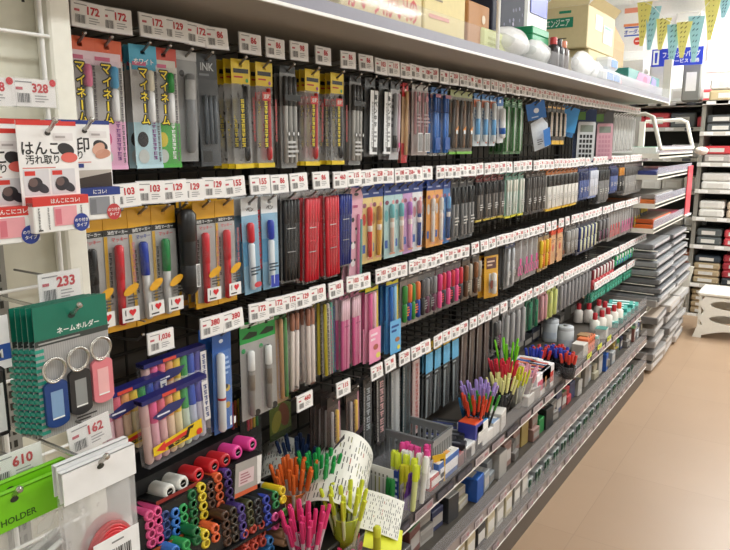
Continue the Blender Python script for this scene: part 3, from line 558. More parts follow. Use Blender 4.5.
def sciss(key,look,c):
    pr=[('F','p',[(.44,.05),(.5,.02),(.56,.05),(.56,.5),(.44,.5)],'#b9bbbd')]
    for s in (.3,.7): pr += [('F','e',s,.74,.0125,.020,c),('F','e',s,.74,.008,.014,'#77706e')]
    pr += [('F','p',[(.36,.45),(.64,.45),(.6,.62),(.4,.62)],c)]
    K(key,'scissors_pack','scissors',look,.060,.17,('#8a8786',.1),'#8f8a88',True,[],pr,t=.012)
sciss('scP','pink scissors on a card','#d84f94'); sciss('scY','yellow scissors on a card','#e3c32a'); sciss('scR','red scissors on a card','#d03038')
multi('yelor','pack of yellow and orange craft tools',['#e3c22c','#e89a3a','#d8b52a','#d0702c'],'#b89a6a',.17); K('orcard','orange_tool_pack','pack','tan card with bright orange top',.07,.16,('#ef5a36',.18),'#d9a978',True,[],[('B','e',.5,.55,.012,.016,'#c4453a'),('F','e',.7,.75,.014,.012,'#7a4630'),('B','l',.1,.3,.9,.4,2,'#8a5a3a')])
multi('silv','silver metal clip pack',['#8d8c8a','#b0aeab','#77716a','#9a9794'],'#7a7672',.15); multi('navycr','navy and cream pack',['#27356c','#d9d8b8','#202c5a','#cfcfb0'],'#3a3f58',.17)
# fourth row
def rule(key,look,c,pr,h=.215,w=.045):
    K(key,'ruler_pack','ruler pack',look,w,h,('#2b2a2a',.08),c,True,[],pr+[('B','k',.08,.1,.2,.95,22,'#d0cdc8')],t=.006)
K('yelruler','dark_card_pencil_pack','pencil pack','black card pack with yellow stick',.056,.215,('#2a2220',.12),'#46322c',True,[(.62,.18,.92,.0055,[(0,1,'#dcb04c',1,'pencil')]),(.28,.18,.92,.004,[(0,1,'#b9aeb0',1,'pencil')])],[('B','r',.86,.1,1,1,'#b07a8a'),('F','p',[(.0,.62),(1,.52),(1,.60),(0,.70)],'#2a1c2a'),('F','k',.2,.2,.34,.9,13,'#4a3a3c')])
rule('latt','black slip of white lattice marks','#22262a',[('B','k',.4,.12,.8,.7,6,'#b9c2c8')]); rule('rlt','black slip with pale red marks','#2a2426',[('B','k',.4,.12,.8,.85,7,'#d9a8a8')]); rule('grul','grey steel ruler pack','#8f9294',[('B','r',.5,.1,.9,.95,'#b5b8ba')],.24); rule('drul','dark brown slim ruler pack','#4a342c',[('B','r',.5,.1,.8,.95,'#5e463a')],.23); rule('tealr','teal and black ruler pack','#31474c',[('B','r',.5,.1,.85,.95,'#1d2426')],.24); rule('pinkr','pale ruler pack with red marks','#c9b0ac',[('B','k',.4,.12,.8,.95,16,'#c0554c')],.26)
K('blade','cutter_blade_pack','blade pack','black blade pack with sky blue top',.046,.235,('#c9a92c',.08),'#232424',True,[],[('B','r',0,.09,1,.36,'#62b8e2'),('B','l',.1,.38,.9,.42,1,'#b0bcc0'),('B','p',[(.12,.45),(.4,.45),(.3,.98),(.12,1)],'#8d9698'),('B','p',[(.6,.45),(.75,.45),(.95,.98),(.85,.98)],'#515658')],t=.006)
def flat(key,look,c,c2,h=.155,w=.055):
    K(key,'refill_case','lead case',look,w,h,('#9a9896',.1),c,True,[(.5,.15,.95,.009,[(0,1,c2,1,'tube')])],[('F','l',.2,.3,.8,.5,4,'#77757a')])
flat('gclr','grey clear plastic pack','#99989a','#a9a8a8',.18); flat('grn','dark green eraser pack','#1f6a4c','#2a7a58',.15); flat('pnk','dusty pink eraser pack','#b88288','#c8969a',.14); flat('lime','lime yellow eraser pack','#c8d070','#d4da84',.15); flat('svr','silver and clear pack','#a5a4a6','#8d8b8d',.15)
multi('reddk','red and white stamp pad pack',['#7a2430','#e9e4e2','#d04a50','#c8303a'],'#3a2c30',.15)
multi('gtape','green and white sticky tape roll pack',['#1f9a5c','#dfe2df','#2fae70','#3a5aa8'],'#6a7a70',.085); multi('greenp','green tape refill pack',['#2a8a70','#3a9a80','#2a7a62','#4aa890'],'#4a8f7c',.075)
slim('scmix','dark scissors pack with yellow grip','#3a3836','#d8c02c','#3a6a9a',2,.18,'#23211e')
# ------------------------------------------------------------------ rows of pegs: (row, height of tag foot, segments of picture columns at pack height)
ROWS={'top':(1.622,100,[(75,101,'pinkA',2),(102,127,'pinkB',2),(139,164,'white',4),(163,180,'greenN',2),(183,203,'chrome',2),(204,222,'ink',4),(236,256,'yelB',4),(260,279,'yelR',2),(284,303,'rings',4),(311,325,'yelR',3),(334,351,'yelK',4),(353,367,'rings',3),(368,382,'label',2),(382,394,'label',2),(394,406,'silver',3),(406,414,'redtan',2),(416,432,'bar',4),(434,453,'blue',4),(455,476,'brown',3),(477,501,'ltblue',4),(502,507,'wblue',2),(508,527,'green',4),(529,549,'tape',2),(551,569,'blkyel',3),(570,580,'eraser',3),(581,598,'calcB',2),(599,616,'calcP',2),(617,638,'clearw',3)]),
 'second':(1.350,260,[(84,108,'mkK',2),(111,135,'mkR',2),(136,158,'mkB',2),(160,180,'mkG',2),(181,194,'bigK',3),(202,218,'mkR',3),(220,241,'mkR',3),(246,266,'ltcap',3),(267,283,'blcap',3),(285,304,'bunK',4),(306,344,'bunR',4),(345,353,'bunB',3),(354,367,'panda',2),(368,376,'brY',3),(377,387,'brO',3),(389,408,'brT',3),(409,413,'brP',2),(414,428,'brW',2),(430,446,'brA',3),(447,452,'brB',2),(453,476,'dkclear',3),(477,505,'dkred',4),(506,524,'mint',3),(526,545,'dkgrey',4),(546,576,'stripe',3),(577,586,'dkblue',3),(587,595,'bwhite',3),(596,606,'dkclear',3),(607,614,'dkblue',2),(615,620,'orangeM',2),(621,638,'greyclear',3)]),
 'third':(1.090,350,[(214,240,'bluewhite',3),(246,279,'greenhd',1),(280,291,'tan',2),(291,320,'beige',4),(321,341,'pattern',3),(343,364,'pinkp',3),(366,385,'glit',2),(388,403,'blcard',3),(404,420,'gob',3),(421,437,'dkmix',3),(438,462,'pinkred',3),(463,481,'brclr',3),(483,500,'cutter',2),(505,514,'wcut',2),(515,535,'scP',3),(536,547,'yelor',3),(548,560,'orcard',2),(561,572,'silv',3),(573,590,'navycr',3),(591,601,'dkmix',3),(602,612,'scR',3),(613,624,'scP',3),(625,631,'scY',3),(632,638,'scmix',3)]),
 'fourth':(.832,400,[(331,345,'yelruler',4),(350,363,'yelruler',1),(366,378,'latt',3),(379,391,'rlt',2),(392,407,'grul',3),(408,414,'tealr',2),(415,425,'pinkr',2),(428,462,'blade',3),(463,492,'drul',3),(493,500,'dkmix',2),(503,524,'gclr',4),(525,536,'grn',3),(537,544,'pnk',3),(545,554,'lime',3),(555,585,'svr',3),(586,606,'reddk',3),(607,632,'gtape',2)]),
 'fifth':(.695,300,[(592,606,'greenp',2),(607,622,'greenp',2),(623,634,'greenp',2)])}
ROWH={'top':100,'second':250,'third':345,'fourth':385,'fifth':280}
TAGNUM={'top':['172','172','172','129','172','86','86','86','98','86','86','86'],'second':['103','103','103','129','129','129','155','155','86','86','86','460'],'third':['380','172','172','172','129','103','103','103'],'fourth':['115','210','210'],'fifth':['115']}
XT=.300; HW='#ecebe9'
def make_hook():
    g=thing('peg_hook',(0,0,0),'x','hook')
    MB().tube([(-.275,0,0),(-.06,0,-.001),(-.028,0,.003),(-.012,0,.014)],.0024,WIRE,8).build('prong',g)
    MB().tube([(-.275,0,.030),(-.02,0,.040),(-.004,0,.040)],.0016,WIRE,6).build('tag_arm',g)
    MB().lathe([(.0006,-.0015),(.0034,-.0005),(.0034,.003),(.0006,.0045)],CHROME,(-.0125,0,.0135),(.5,0,.85),10).build('tip',g)
    MB().box(-.275,-.012,-.006,-.270,.012,.040,WIRE).build('wall_clip',g)
    return Proto(g)
HOOK=make_hook(); TAGS={}
def tagproto(n):
    if n not in TAGS:
        g=thing('price_tag',(0,0,0),'x','price tag')
        price_tag_mesh(n,.057,.036).build('price_card',g); MB().box(-.0022,-.0290,-.0185,-.0012,.0290,.0195,M('#dcdadc',.2)).box(-.0022,-.0290,-.0195,.0016,.0290,-.0182,M('#dcdadc',.2)).build('tag_sleeve',g)
        TAGS[n]=Proto(g)
    return TAGS[n]
FACE={'calcB':-.95,'calcP':-.95,'tape':-.7,'eraser':-.8,'cutter':-.35}
CNT=dict(hooks=0,packs=0)
def ypos(px,py): return at(px,py,.965).y
POSW=['front','second','third','fourth','fifth']
lean={'tape':.22,'eraser':-.25,'wblue':.06}
for row,(zt,py,segs) in ROWS.items():
    pz=zt-.020; n=0; last=None
    def peg_and_tag(y,n,wordn,empty=False):
        HOOK.put((XT,y,pz),(0,0,rnd.uniform(-.02,.02)),('empty ' if empty else '')+'steel peg hook, '+('just before ' if empty else '')+ordn(n)+' from the left in the '+row+' row','peg hooks of the '+row+' row'); CNT['hooks']+=1
        nums=TAGNUM[row]; num=nums[n-1] if n<=len(nums) else rnd.choice(['103','115','98','210','258','108'])
        if not(row=='fourth' and n==2):
            tagproto(num).put((XT+.002,y+rnd.uniform(-.002,.002),zt+.0185+rnd.uniform(-.0015,.0015)),(rnd.uniform(-.04,.04),rnd.uniform(-.08,.02),rnd.uniform(-.06,.03)),'white price tag '+num+(' just before ' if empty else ' on ')+wordn,'price tags of the '+row+' row')
    for (a,b,key,depth) in segs:
        name,cat,look,ar,kw,slot=PK[key]
        if slot[0] is None: slot[0]=make_pack(name,cat,*ar,**kw)
        yy0,yy1=ypos(a,ROWH[row]),ypos(b,ROWH[row]); k=1 if key in FACE else max(1,round((yy1-yy0)/max(.058,ar[0]+.004)))
        for i in range(k):
            y=yy0+(yy1-yy0)*(i+.5)/k; n+=1
            wordn='the '+ordn(n)+' '+row+'-row peg'
            if last is None or y-last>.030:
                if last is not None and y-last>.080:
                    m=int((y-last)/.05)-1
                    for j in range(m): peg_and_tag(last+(y-last)*(j+1)/(m+1),n,wordn if m==1 else wordn+' ('+ordn(j+1)+' of a pair)' if False else wordn+(', nearer' if j==0 and m>1 else ', farther' if m>1 else ''),True)
                peg_and_tag(y,n,wordn); last=y
            far=y>2.4; dd=1 if key in FACE and key!='cutter' else depth
            sp=(kw.get('t',.013)+.006) if 't' in kw else .018
            for q in range(dd):
                x=XT-.030-sp*q
                rz=rnd.uniform(-.05,.05)+FACE.get(key,0); rx=lean.get(key,0)+rnd.uniform(-.02,.02)
                slot[0].put((x,y+rnd.uniform(-.002,.002),pz-.0005),(rx,rnd.uniform(-.015,.015),rz),look+', '+POSW[q]+' on '+wordn,look+'s, '+row+' row'); CNT['packs']+=1
# pegs and tags that stand alone between the rows
HOOK.put(at(148,344,.95)-Vector((0,0,.0)),(0,0,0),'steel peg hook holding the colour marker sets','peg hooks of the third row')
tagproto('1,036').put(at(161,341,.945),(0,0,0),'price tag 1,036 above the colour marker sets','price tags of the third row')
HOOK.put(at(300,404,.96),(0,0,0),'empty steel peg hook under the off-white pencils','peg hooks of the fourth row')
tagproto('460').put(at(305,401,.95),(0,0,0),'lone price tag 460 under the off-white pencils','price tags of the fourth row')
tagproto('380').put(at(212,326,.94),(0,0,0),'price tag 380 over the blue tube marker packs','price tags of the third row')
# colour marker sets in clear cases
def marker_set():
    g=thing('marker_set',(0,0,0),'x','marker set'); w,h=.145,.115
    cs=['#c9a3a0','#e0568c','#e2657a','#e8a05a','#e8c43a','#3a9a50','#2f50b4','#5a55a8']
    for i,c in enumerate(cs):
        y=-w/2+.010+i*.0172; b=MB().lathe([(.0045,0),(.0078,.004),(.0078,.075)],M(['#d6b8b4','#eab4c4','#e6b9bc','#ecd0b4','#ecdfb4','#cfe0d0','#c4cce4','#cfcce0'][i],.35),(.010,y,-h+.004),(0,0,1),10); p=b.build('marker',g)
        MB().lathe([(.0082,.0),(.0082,.036),(.005,.040)],M(c,.35),(.010,y,-h+.074),(0,0,1),10).build('marker_cap',p)
    MB().box(0,-w/2,-h,.020,w/2,.006,ACR).build('clear_case',g)
    b=MB().box(-.001,-w/2,-.001,.0205,w/2,.007,M('#23246a',.4)).box(.0202,-.03,.0,.0212,.0,.006,M('#d84a3a')); b.build('case_rim',g)
    b=MB(); x=.0208; b.prism([(-w/2+.012,-h+.018),(w/2-.022,-h+.004+.012),(w/2-.022,-h+.044),(-w/2+.012,-h+.034)],x-.0004,x,M('#e8c522',.4)); b.prism([(-.055,-h+.026),(-.035,-h+.036),(-.035,-h+.031),(.02,-h+.036),(.02,-h+.029),(-.035,-h+.024),(-.035,-h+.019)],x,x+.0003,M('#d8352c')); 
    b.prism([(-.03,-h+.024),(.012,-h+.028),(.018,-h+.040),(.032,-h+.040),(.028,-h+.035),(.022,-h+.035),(.016,-h+.022),(-.028,-h+.018)],x+.0003,x+.0007,M('#23190f')); b.text('マーカー',x+.0011,-.006,-h+.024,.006,M('#f2d638'),rot=.1); b.disc(x+.0009,.042,-h+.022,.007,.006,M('#d8352c'))
    b.prism([(-.055,-.028),(-.02,-.016),(.02,-.018),(.005,-.032),(-.04,-.038)],x,x+.0003,M('#2a2f6a')); b.lines(x+.0006,-.045,-.032,.0,-.026,1,M('#e8e8f2'))
    b.prism([(w/2-.014,-.08),(w/2,-.08),(w/2,-.005),(w/2-.014,-.005)],x,x+.0003,M('#e2dfe0')); b.glyphs(x+.0006,w/2-.011,-.075,w/2-.003,-.01,6,M('#2f3f7a')); b.build('printed_band',g)
    return Proto(g)
ms=marker_set(); c0=at(168,389,.92)
ms.put(c0+Vector((0,0,.0)),(.06,0,0),'clear case of eight colour markers, yellow band, front one','colour marker sets')
ms.put(c0+Vector((-.045,-.055,.01)),(.05,0,0),'clear case of colour markers behind the front set','colour marker sets')
ms.put(c0+Vector((-.06,.055,.035)),(.02,0,0),'clear case of colour markers hindmost, tops showing','colour marker sets')
# ------------------------------------------------------------------ marker rack with colour markers pointing out of it
TILT=math.radians(7)
def marker_proto(r,L,c,thick):
    g=thing('thick_marker' if thick else 'colour_marker',(0,0,0),'x','marker')      # front end at the origin, body running back along -z
    MB().lathe([(r*.9,-L),(r,-L+.004),(r,-L*.45)],M('#d9d6d2' if not thick else c,.4),(0,0,0),(0,0,1),14).build('barrel',g)
    p=MB().lathe([(r*1.03,-L*.45),(r*1.03,-.004),(r*.86,0),(r*.5,.0004),(r*.5,-.004)],M(c,.3),(0,0,0),(0,0,1),16).build('marker_cap',g)
    b=MB().lathe([(r*.52,-.0006),(.0001,-.0006)],M('#1c1b1c'),(0,0,0),(0,0,1),14)
    if thick: b.quad([(-r*.34,-r*.10,-.0001),(r*.34,-r*.02,-.0001),(r*.34,r*.10,-.0001),(-r*.34,r*.02,-.0001)],M('#b9b7b5'))
    else: b=MB().lathe([(r*.5,-.0006),(.0001,-.0006)],M(c,.5),(0,0,0),(0,0,1),12)
    b.build('cap_end',p)
    return Proto(g)
MK={}
AX=aim((math.cos(TILT),0,math.sin(TILT)))
def put_marker(p,hexc,cn,thick,label,group,L=.11):
    k=(hexc,thick)
    if k not in MK: MK[k]=marker_proto(.0145 if thick else .0103,.105 if thick else .12,hexc,thick)
    MK[k].put(p,AX,label,group)
th=[((170,492),'#e6e5df','white'),((183.4,483.5),'#e6e5df','white'),((199,475),'#cf2a30','red'),((214.6,466.6),'#cf2a30','red'),((226,460.5),'#c92a32','red'),((238,452.5),'#e8479a','pink'),((252.5,444.6),'#e8479a','pink')]
for i,((x,y),c,n) in enumerate(th): put_marker(at(x,y,.95),c,n,True,'jumbo '+n+' marker, '+ordn(i+1)+' from left on the top rack step','jumbo markers on the rack')
def column(px,py,n,c,cn,tier,d,dpy=9.0,where=''):
    for k in range(n): put_marker(at(px+.9*k,py+dpy*k,d),c,cn,False,cn+' marker, '+('topmost','second','third','fourth')[k]+' in its column on the '+tier+' rack step'+where,cn+' markers on the rack')
T2=[(150,516,4,'#e0568c','rose'),(158,512,4,'#db4f86','deep rose'),(166,516,3,'#2c3f78','navy'),(176,513,3,'#3a78c8','blue'),(184,509,3,'#35a05a','green'),(193,495,4,'#1f6a3c','dark green'),(202.5,488,4,'#e2c838','yellow'),(211,486,4,'#5a3c2e','brown'),(219,478,4,'#e0653a','orange'),(228.5,474,4,'#5a3f8a','purple')]
for (x,y,n,c,cn) in T2: column(x,y,n,c,cn,'middle',.935)
T3=[(176,551,2,'#3a78c8','blue'),(187,545,2,'#2f9a50','green'),(197,532,2,'#1f6a3c','dark green'),(206,535,2,'#e2c838','yellow'),(216,529,2,'#e0653a','orange'),(226,516,4,'#4f3628','brown'),(234,512,4,'#3c3228','dark brown'),(242,509,4,'#4a3a7e','purple'),(250,505,3,'#45452a','olive'),(258,503,4,'#2c2c30','black'),(267,500,4,'#2f3f9c','blue'),(276,496,2,'#2a7a44','green'),(283,491,2,'#e2c22c','yellow'),(276,517,2,'#dc5a96','pink'),(285,513,2,'#5aa048','light green'),(285,534,2,'#b98c6a','tan'),(271,541,2,'#3a7ab8','sky blue'),(246,534,3,'#b5483a','brick red'),(254,529,3,'#b5483a','brick red'),(262,525,3,'#b04438','brick red')]
for i,(x,y,n,c,cn) in enumerate(T3): column(x,y,n,c,cn,'lower',.90,8.6,' at '+('left','left','left','left','left','centre','centre','centre','centre','centre','right','right','right','right','right','right','right','centre','centre','right')[i])
g=thing('marker_rack',(.30,.70,LZ+.001),'black stepped rack holding the jumbo and colour markers','rack')
def pl(px,py,d): p=at(px,py,d); return p-Vector((.30,.70,LZ+.001))
b=MB()
for (q0,q1,d) in (((156,503),(262,452),.945),((143,556),(250,499),.93),((160,590),(292,513),.895)):
    a,e=pl(*q0,d),pl(*q1,d); s=math.tan(TILT)*.13
    b.add([(a.x,a.y,a.z),(e.x,e.y,e.z),(e.x-.13,e.y,e.z-s),(a.x-.13,a.y,a.z-s),(a.x,a.y,a.z-.005),(e.x,e.y,e.z-.005),(e.x-.13,e.y,e.z-s-.005),(a.x-.13,a.y,a.z-s-.005)],[(0,1,2,3),(4,7,6,5),(0,4,5,1),(1,5,6,2),(2,6,7,3),(3,7,4,0)],BLK)
b.build('rack_step',g)
zt1=pl(200,481,.945).z; zt2=pl(200,525,.93).z; zt3=pl(230,548,.895).z; ye=pl(262,499,.935).y
b=MB(); b.box(-.22,-.015,zt3,.046,ye,zt2-.004,BLK); b.box(-.08,ye,zt3,.046,.345,zt2-.02,BLK); b.box(-.22,-.015,zt2,.011,ye,zt1-.006,BLK); b.box(-.22,-.015,zt1,-.045,ye,zt1+.03,BLK); b.build('rack_body',g)
b=MB()
for (q0,q1,d,c) in (((156,503),(200,481),.9445,'#8a2a26'),((143,556),(250,499),.9295,'#b0562c')):
    a,e=pl(*q0,d),pl(*q1,d); b.add([(a.x,a.y,a.z-.006),(e.x,e.y,e.z-.006),(e.x,e.y,e.z+.002),(a.x,a.y,a.z+.002)],[(0,1,2,3)],M(c))
b.build('edge_strip',g)
MB().box(-.24,-.02,.0,-.225,.43,.36,BLK).box(-.225,-.02,.0,-.22,.43,.01,BLK).build('rack_back',g)
MB().box(-.225,.40,.0,.06,.404,.10,BLK).box(-.225,-.02,.0,.06,-.016,.14,BLK).build('side_panel',g)
c=at(248,476,.905); b=MB(Matrix.Scale(.78,4)@Matrix.Rotation(-.10,4,'X')); b.box(0,-.048,-.045,.0015,.048,.045,M('#a5a19d',.4)); b.rect(.0019,-.048,-.045,.048,-.033,M('#d0603a')); b.rect(.0019,-.036,-.018,.02,.022,M('#d9c3c6')); b.lines(.0023,-.03,-.014,.014,.016,4,M('#a9727c')); b.prism([(.036,-.045),(.048,-.045),(.048,.045),(.030,.045)],.0015,.0019,M('#e6e4e2'))
b=b.build('rack_price_card',None,c); tag(b,'grey and orange price card standing on the marker rack','price card')
# ------------------------------------------------------------------ cups of pens
CUPZ=.545
g=MB().rbox(.05,1.09,LZ+.001,.40,1.46,CUPZ-.001,M('#26241f',.5),.004).build('display_tray'); tag(g,'low black tray under the cups of pens','tray')
PENS={}
def pen_proto(c,bodyc,L=.14,r=.0048,name='gel_pen'):
    g=thing(name,(0,0,0),'x','pen')
    MB().lathe([(r*.3,0),(r,.012),(r,L*.62)],M(bodyc,.3),seg=8).build('barrel',g)
    p=MB().lathe([(r*1.15,L*.62),(r*1.15,L*.97),(r*.8,L)],M(c,.3),seg=8).build('pen_cap',g)
    MB().box(r*1.0,-.0015,L*.68,r*1.0+.0025,.0015,L*.99,M(c,.3)).build('clip',p)
    return Proto(g)
def cup(p,c,label,r=.030,h=.085,tint=None):
    g=thing('pen_cup',p,label,'cup','pen cups on the lower shelf'); m=tint or clear('cup_'+c.strip('#'),.45,lin(c),.15)
    MB().lathe([(.001,.001),(r*.8,.001),(r,h),(r*.96,h),(r*.77,.003),(.001,.003)],m,cap=False,seg=20).build('cup_wall',g)
    MB().tube([(r*.98*math.cos(a),r*.98*math.sin(a),h) for a in [2*PI*k/20 for k in range(20)]],.0016,M(c,.3),6,True).build('cup_rim',g)
def bouquet(p,n,capc,bodyc,r,label,group,L=.14,spread=.25,dz=.004,pr=.0048,name='gel_pen'):
    k=(capc,bodyc,L)
    if k not in PENS: PENS[k]=pen_proto(capc,bodyc,L,pr,name)
    for i in range(n):
        a=i*2.4+rnd.random()*.4; q=math.sqrt((i+.5)/n); v=Vector((math.cos(a)*q*spread,math.sin(a)*q*spread,1)).normalized()
        PENS[k].put(Vector(p)+Vector((math.cos(a)*q*r*.62,math.sin(a)*q*r*.62,dz+rnd.random()*.010)),aim(v),label,group)
CUPS=[((294,522),'#d8742e','#e06a2c','#d8c9bc',11,'orange gel pen in the orange cup','orange-rimmed pen cup beside the marker rack'),
 ((306,575),'#d0306c','#e03a78','#d9c3cc',12,'pink gel pen in the pink cup','pink-rimmed pen cup at the bottom of the picture'),
 ((341,600),'#c83a6a','#dc3f70','#e0ccd2',9,'rose gel pen in the nearest cup','clear rose pen cup at the bottom picture edge'),
 ((300,492),'#2a3f66','#24365c','#8a97a8',9,'navy gel pen in the dark cup','dark pen cup behind the orange one'),
 ((319,512),'#1f8a48','#1f9a4c','#a9c9b4',13,'green gel pen in the green cup','green pen cup behind the pink one'),
 ((346,548),'#c8d03a','#d4dc3c','#e2e6b0',9,'lime yellow gel pen in the yellow cup','yellow pen cup in front of the rolled sheets'),
 ((371,590),'#c8c83a','#d8dc46','#e6e8c4',12,'yellow gel pen in the nearest yellow cup','yellow pen cup at the bottom picture edge')]
for (q,cc,cap,body,n,lab,cl) in CUPS:
    p=atz(q[0],q[1],CUPZ if q[1]<560 else LZ+.03); 
    if p.x>.405: p=at(q[0],q[1],.852); 
    cup(p,cc,cl,.033); bouquet(p,int(n*1.6),cap,body,.033,lab,lab.split(' in ')[0]+'s',.145,.30,.004,.0042)
# rolled sheets, leaflets, stand card, basket, highlighters
def sheet(name,p,rot,w,l,R,label,seed,cat='leaflet'):
    r=random.Random(seed); b=MB(); n=26; m=M('#e6e4da',.5); th=.0012; A=w/R
    vs=[];
    for rr in (R,R-th):
        for j in (0,1):
            for i in range(n+1): a=PI/2-A/2+A*i/n; vs.append((rr*math.cos(a),(j-.5)*l,rr*math.sin(a)-R))
    N=n+1; fs=[]
    for i in range(n): fs += [(i,i+1,N+i+1,N+i),(2*N+i,3*N+i,3*N+i+1,2*N+i+1),(i,2*N+i,2*N+i+1,i+1),(N+i,N+i+1,3*N+i+1,3*N+i)]
    fs += [(0,N,3*N,2*N),(n,2*N+n,3*N+n,N+n)]; b.add(vs,fs,m)
    K2=M('#55534c')
    for i in range(int(n*.9)):
        for s in range(9):
            if r.random()<.62:
                a0=PI/2-A/2+A*(i+.55)/n; a1=a0+A*.3/n; y0=-l*.46+l*.1*s; y1=y0+l*.095*r.uniform(.5,1)
                mm=K2 if r.random()<.8 else M(r.choice(['#b05a4a','#3a3a36','#8a8a52']))
                b.add([((R+.0006)*math.cos(a),y,(R+.0006)*math.sin(a)-R) for a,y in ((a0,y0),(a1,y0),(a1,y1),(a0,y1))],[(0,1,2,3)],mm)
    o=b.build(name,None,p); o.rotation_euler=rot; return tag(o,label,cat)
sheet('rolled_sheet',atz(364,476,.67)+Vector((-.07,.02,0)),(.30,.35,.55),.22,.25,.08,'white printed sheet rolled into an arch behind the yellow pens',1)
sheet('rolled_sheet',atz(332,462,.655)+Vector((-.12,-.03,.0)),(.1,.25,.65),.2,.18,.075,'white printed sheet arched under the black pencil packs',2)
sheet('leaflet',atz(378,512,.585),(.42,.28,.5),.12,.11,.30,'white leaflet lying over the lower end of the rolled sheet',3)
o=MB(Matrix.Rotation(.35,4,'Y')@Matrix.Rotation(.5,4,'Z')).box(-.045,-.04,0,.045,.05,.0012,M('#dfe23a',.4)).build('yellow_sheet',None,atz(383,540,.545)); tag(o,'bright lime yellow sheet at the shelf front','card')
g=thing('highlighter',atz(377,548,.55),'single yellow highlighter standing on the lime sheet','highlighter'); MB().lathe([(.007,-.02),(.009,0),(.009,.03)],M('#b8b82c',.4)).build('barrel',g); MB().lathe([(.0095,.03),(.0095,.05),(.006,.054)],M('#d3d63a',.3)).build('cap',g)
g=thing('stand_card',Vector((.343,1.412,LZ+.001)),'white card with marker pictures standing across the shelf','card')
b=MB(Matrix.Rotation(-PI/2,4,'Z')); b.box(0,-.12,0,.0015,.10,.115,M('#e7e6e1',.45))
for i in range(9): b.rect(.0019,-.105+.021*i,.03,-.099+.021*i,.085,M(['#b9b33a','#a9a9a2','#8a8f4a'][i%3])); b.rect(.0019,-.106+.021*i,.088,-.098+.021*i,.096,M('#77776f'))
b.box(.0003,.10,0,.002,.125,.115,M('#27408a',.4)); b.lines(.0024,.104,.02,.122,.1,5,M('#c9d0e4')); b.box(.0004,.10,0,.0023,.125,.018,M('#e3c43a')); b.build('printed_card',g); g.scale=(.58,1,1)
g=thing('basket',Vector((.32,1.665,LZ+.001)),'grey slotted plastic basket behind the highlighters','basket'); GB=M('#8b8d8e',.45)
b=MB()
def slotwall(b,p0,p1,h,n):
    p0=Vector(p0);p1=Vector(p1); d=(p1-p0); L=d.length; T=Matrix.Translation(p0)@d.to_track_quat('X','Z').to_matrix().to_4x4(); s=MB(T)
    s.box(0,-.0015,0,L,.0015,h*.25,GB); s.box(0,-.0015,h*.82,L,.0015,h,GB); s.box(0,-.004,h-.006,L,.004,h,GB)
    for i in range(n+1): x=L*i/n; s.box(max(0,x-L/n*.27),-.0015,h*.25,min(L,x+L/n*.27),.0015,h*.82,GB)
    o=len(b.v); b.v+=s.v; b.f+=[tuple(o+k for k in f) for f in s.f]; b.mats=s.mats if not b.mats else b.mats; b.mi+=s.mi; b.sm+=s.sm
for a,e in (((-.11,-.06,0),(.09,-.06,0)),((.09,-.06,0),(.09,.06,0)),((.09,.06,0),(-.11,.06,0)),((-.11,.06,0),(-.11,-.06,0))): slotwall(b,a,e,.125,11)
b.box(-.11,-.06,0,.09,.06,.003,GB); b.build('slotted_walls',g)
def hl_proto(c,bodyc,name='highlighter'):
    g=thing(name,(0,0,0),'x','highlighter'); MB().lathe([(.006,0),(.0075,.01),(.0075,.085)],M(bodyc,.35)).build('barrel',g)
    p=MB().lathe([(.0085,.085),(.0085,.122),(.006,.128)],M(c,.3)).build('cap',g); MB().rbox(.0080,-.002,.09,.011,.002,.13,M(c,.3),.0008).build('clip',p); return Proto(g)
def hls(c,bodyc,pts,zt,cn,where):
    P=hl_proto(c,bodyc)
    for i,(x,y) in enumerate(pts): P.put(atz(x,y,zt)-Vector((0,0,.13)),(rnd.uniform(-.08,.08),rnd.uniform(-.05,.1),rnd.random()),cn+', '+ordn(i+1)+' from left '+where,cn+'s')
hls('#e04a96','#e9e8e6',[(403,443),(408,442),(413,444),(418,446),(423,449),(428,443)],.662,'white highlighter with pink cap','in the pen box')
hls('#eeeeec','#d9d8d6',[(402,449),(407,450),(412,452),(417,454),(422,457)],.65,'white-capped highlighter','in the pen box')
hls('#d9e63a','#dfe6a0',[(393,451),(399,453),(405,455),(411,459),(413,464)],.645,'yellow highlighter','in the pen box')
hls('#c8c22a','#d0cc50',[(400,463),(407,464)],.63,'dark yellow highlighter','in the pen box')
hls('#6a3a9c','#7a4cae',[(394,470),(400,470),(405,471),(411,472)],.612,'purple highlighter','in the pen box')
hls('#2a8a44','#3a9a54',[(387,475),(391,478)],.60,'green highlighter','in the pen box')
y0,y1=at(401,524,.83).y,at(440,490,.83).y; g=thing('pen_box',(.40,y0,LZ+.001),'clear front box with pen drawings, full of highlighters','box')
b=MB().box(.016,0,0,.018,y1-y0,.075,FROST); 
for i in range(9):
    y=(y1-y0)*(i+.5)/9; b.rect(.0186,y-.006,.012,y+.006,.06,M('#cdbfc0')); b.rect(.0190,y-.002,.02,y+.004,.05,M('#7c6f72'))
b.build('printed_front',g); MB().box(-.12,0,0,-.118,y1-y0,.075,ACR).box(-.12,0,0,.016,.002,.075,ACR).box(-.12,y1-y0-.002,0,.016,y1-y0,.075,ACR).box(-.12,0,0,.016,y1-y0,.002,ACR).build('clear_walls',g)
g=thing('yellow_sign_card',at(438,492,.825),'tall yellow and black card at the far end of the pen box','card'); b=MB(Matrix.Rotation(-.5,4,'Z')); b.box(0,-.022,.0,.002,.022,.115,M('#e3b42a',.4)); b.rect(.0024,.004,.02,.016,.10,M('#1d1b18')); b.rect(.0024,-.018,.035,.0,.09,M('#e9e3c9')); b.lines(.0027,-.015,.04,-.003,.085,4,M('#55504a')); b.build('card_face',g)
